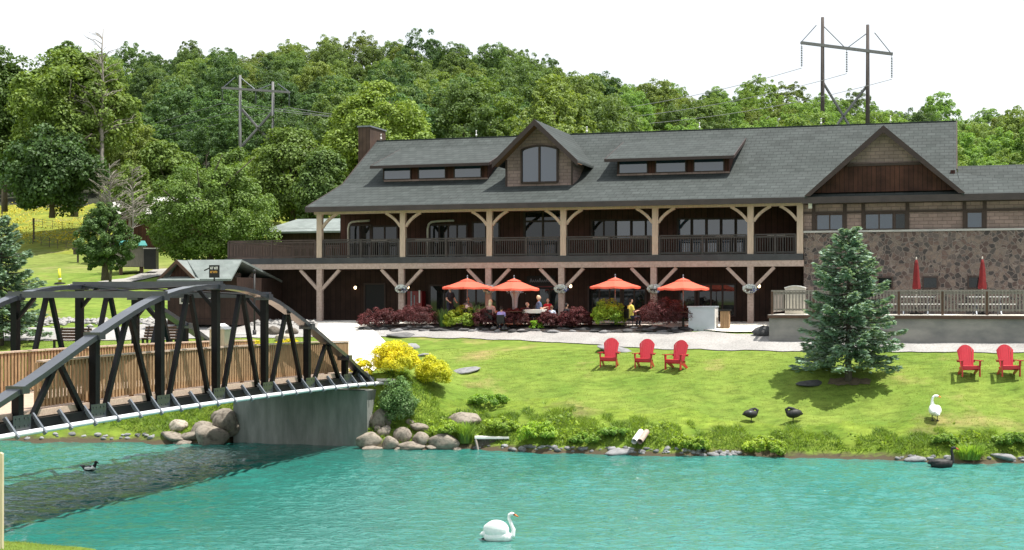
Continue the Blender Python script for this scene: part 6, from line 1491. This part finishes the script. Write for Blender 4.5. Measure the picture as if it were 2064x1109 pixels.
for x in (-.09, .10): m = MB(); m.tube([(x, .02, .26), (x, .04, .13), (x, .0, .02)], [.028, .016, .016], 7); m.prism([(x - .06, -.1, .0), (x + .06, -.1, .0), (x, .05, .02)], (0, 0, .02)); m.v = [Vector(v) * k for v in m.v]; m.build('leg', M['black'], t)
# black swans asleep standing, heads laid along their backs
def sleeper(px, pyb, wpx, hpx, label, flip):
    p = hit(px, pyb); kx = p.y / F; s = wpx * kx / .54; t = thing('swan', label, 'swan', p, .1 + (math.pi if flip else 0), 'resting black swans')
    m = MB(); m.ell((0, 0, .34), (.30, .19, .175), Matrix.Rotation(.12, 3, 'Y')); m.ell((-.14, 0, .36), (.18, .15, .13)); m.tube([(-.24, 0, .34), (-.36, 0, .32)], [.1, .02], 8)
    m.tube([(.24, 0, .38), (.30, 0, .50), (.20, .03, .56), (.06, .05, .53), (-.04, .06, .50)], [.08, .06, .05, .05, .04], 9)
    m.v = [Vector(v) * s for v in m.v]; b = m.build('body', M['bswan'], t); remeshed(b, .013, 2)
    m = MB(); m.ell((-.05, -.15, .42), (.07, .03, .04)); m.v = [Vector(v) * s for v in m.v]; m.build('wing_flash', M['galv'], t, smooth=True)
    m = MB(); m.tube([(.02, .0, .2), (.03, .0, .1), (.02, .0, 0)], [.03, .017, .017], 7); m.prism([(-.04, -.05, 0), (.1, -.05, 0), (.03, .05, 0)], (0, 0, .015)); m.v = [Vector(v) * s for v in m.v]; m.build('leg', M['black'], t)
sleeper(1513, 851, 26, 22, 'black swan resting on the bank, left of two', False); sleeper(1600, 852, 29, 24, 'black swan resting on one leg, right of two', True)
# ducks
def duck(p, s, label, upright=False, rot=0.0, swim=True):
    t = thing('duck', label, 'duck', p, rot); m = MB(); z0 = .06 if swim else .22
    if upright: m.ell((0, 0, z0 + .06), (.10, .10, .19)); m.tube([(0, 0, z0 + .18), (.02, 0, z0 + .34)], [.07, .045], 8); hd = Vector((.03, 0, z0 + .38))
    else: m.ell((0, 0, z0), (.22, .12, .10)); m.tube([(-.18, 0, z0 + .04), (-.30, 0, z0 + .10)], [.07, .015], 8); m.tube([(.15, 0, z0 + .03), (.21, 0, z0 + .17)], [.07, .045], 8); hd = Vector((.22, 0, z0 + .20))
    m.ell(hd, (.062, .048, .05)); m.v = [Vector(v) * s for v in m.v]; b = m.build('body', M['bswan'], t); remeshed(b, .009, 2)
    m = MB(); m.tube([hd + Vector((.05, 0, -.01)), hd + Vector((.11, 0, -.03))], [.025, .012], 7); m.v = [Vector(v) * s for v in m.v]; m.build('beak', M['black'], t)
    m = MB()
    if upright: m.ell((.045, -.03, z0 + .13), (.075, .085, .16))
    else: m.ell((.0, 0, z0 + .005), (.20, .128, .085)); m.ell((.12, 0, z0 + .015), (.1, .1, .08))
    m.v = [Vector(v) * s for v in m.v]; m.build('white_plumage', M['swan'], t, smooth=True)
    if not swim: m = MB(); m.tube([(0, .03, .1), (0, .03, 0)], .012, 6); m.tube([(0, -.03, .1), (0, -.03, 0)], .012, 6); m.v = [Vector(v) * s for v in m.v]; m.build('leg', M['black'], t)
    return t
pd = at(180, 948, HC * F / 348); pd.z = 0
duck(pd, 1.0, 'small black and white duck swimming in the shade near the bridge', rot=-.1)
pw = hit(1417, 916); duck(pw, .85, 'dark duck with white breast standing upright among the shore stones', True, rot=-1.2, swim=False)
bpy.context.view_layer.update()
print('objects', len(bpy.data.objects))
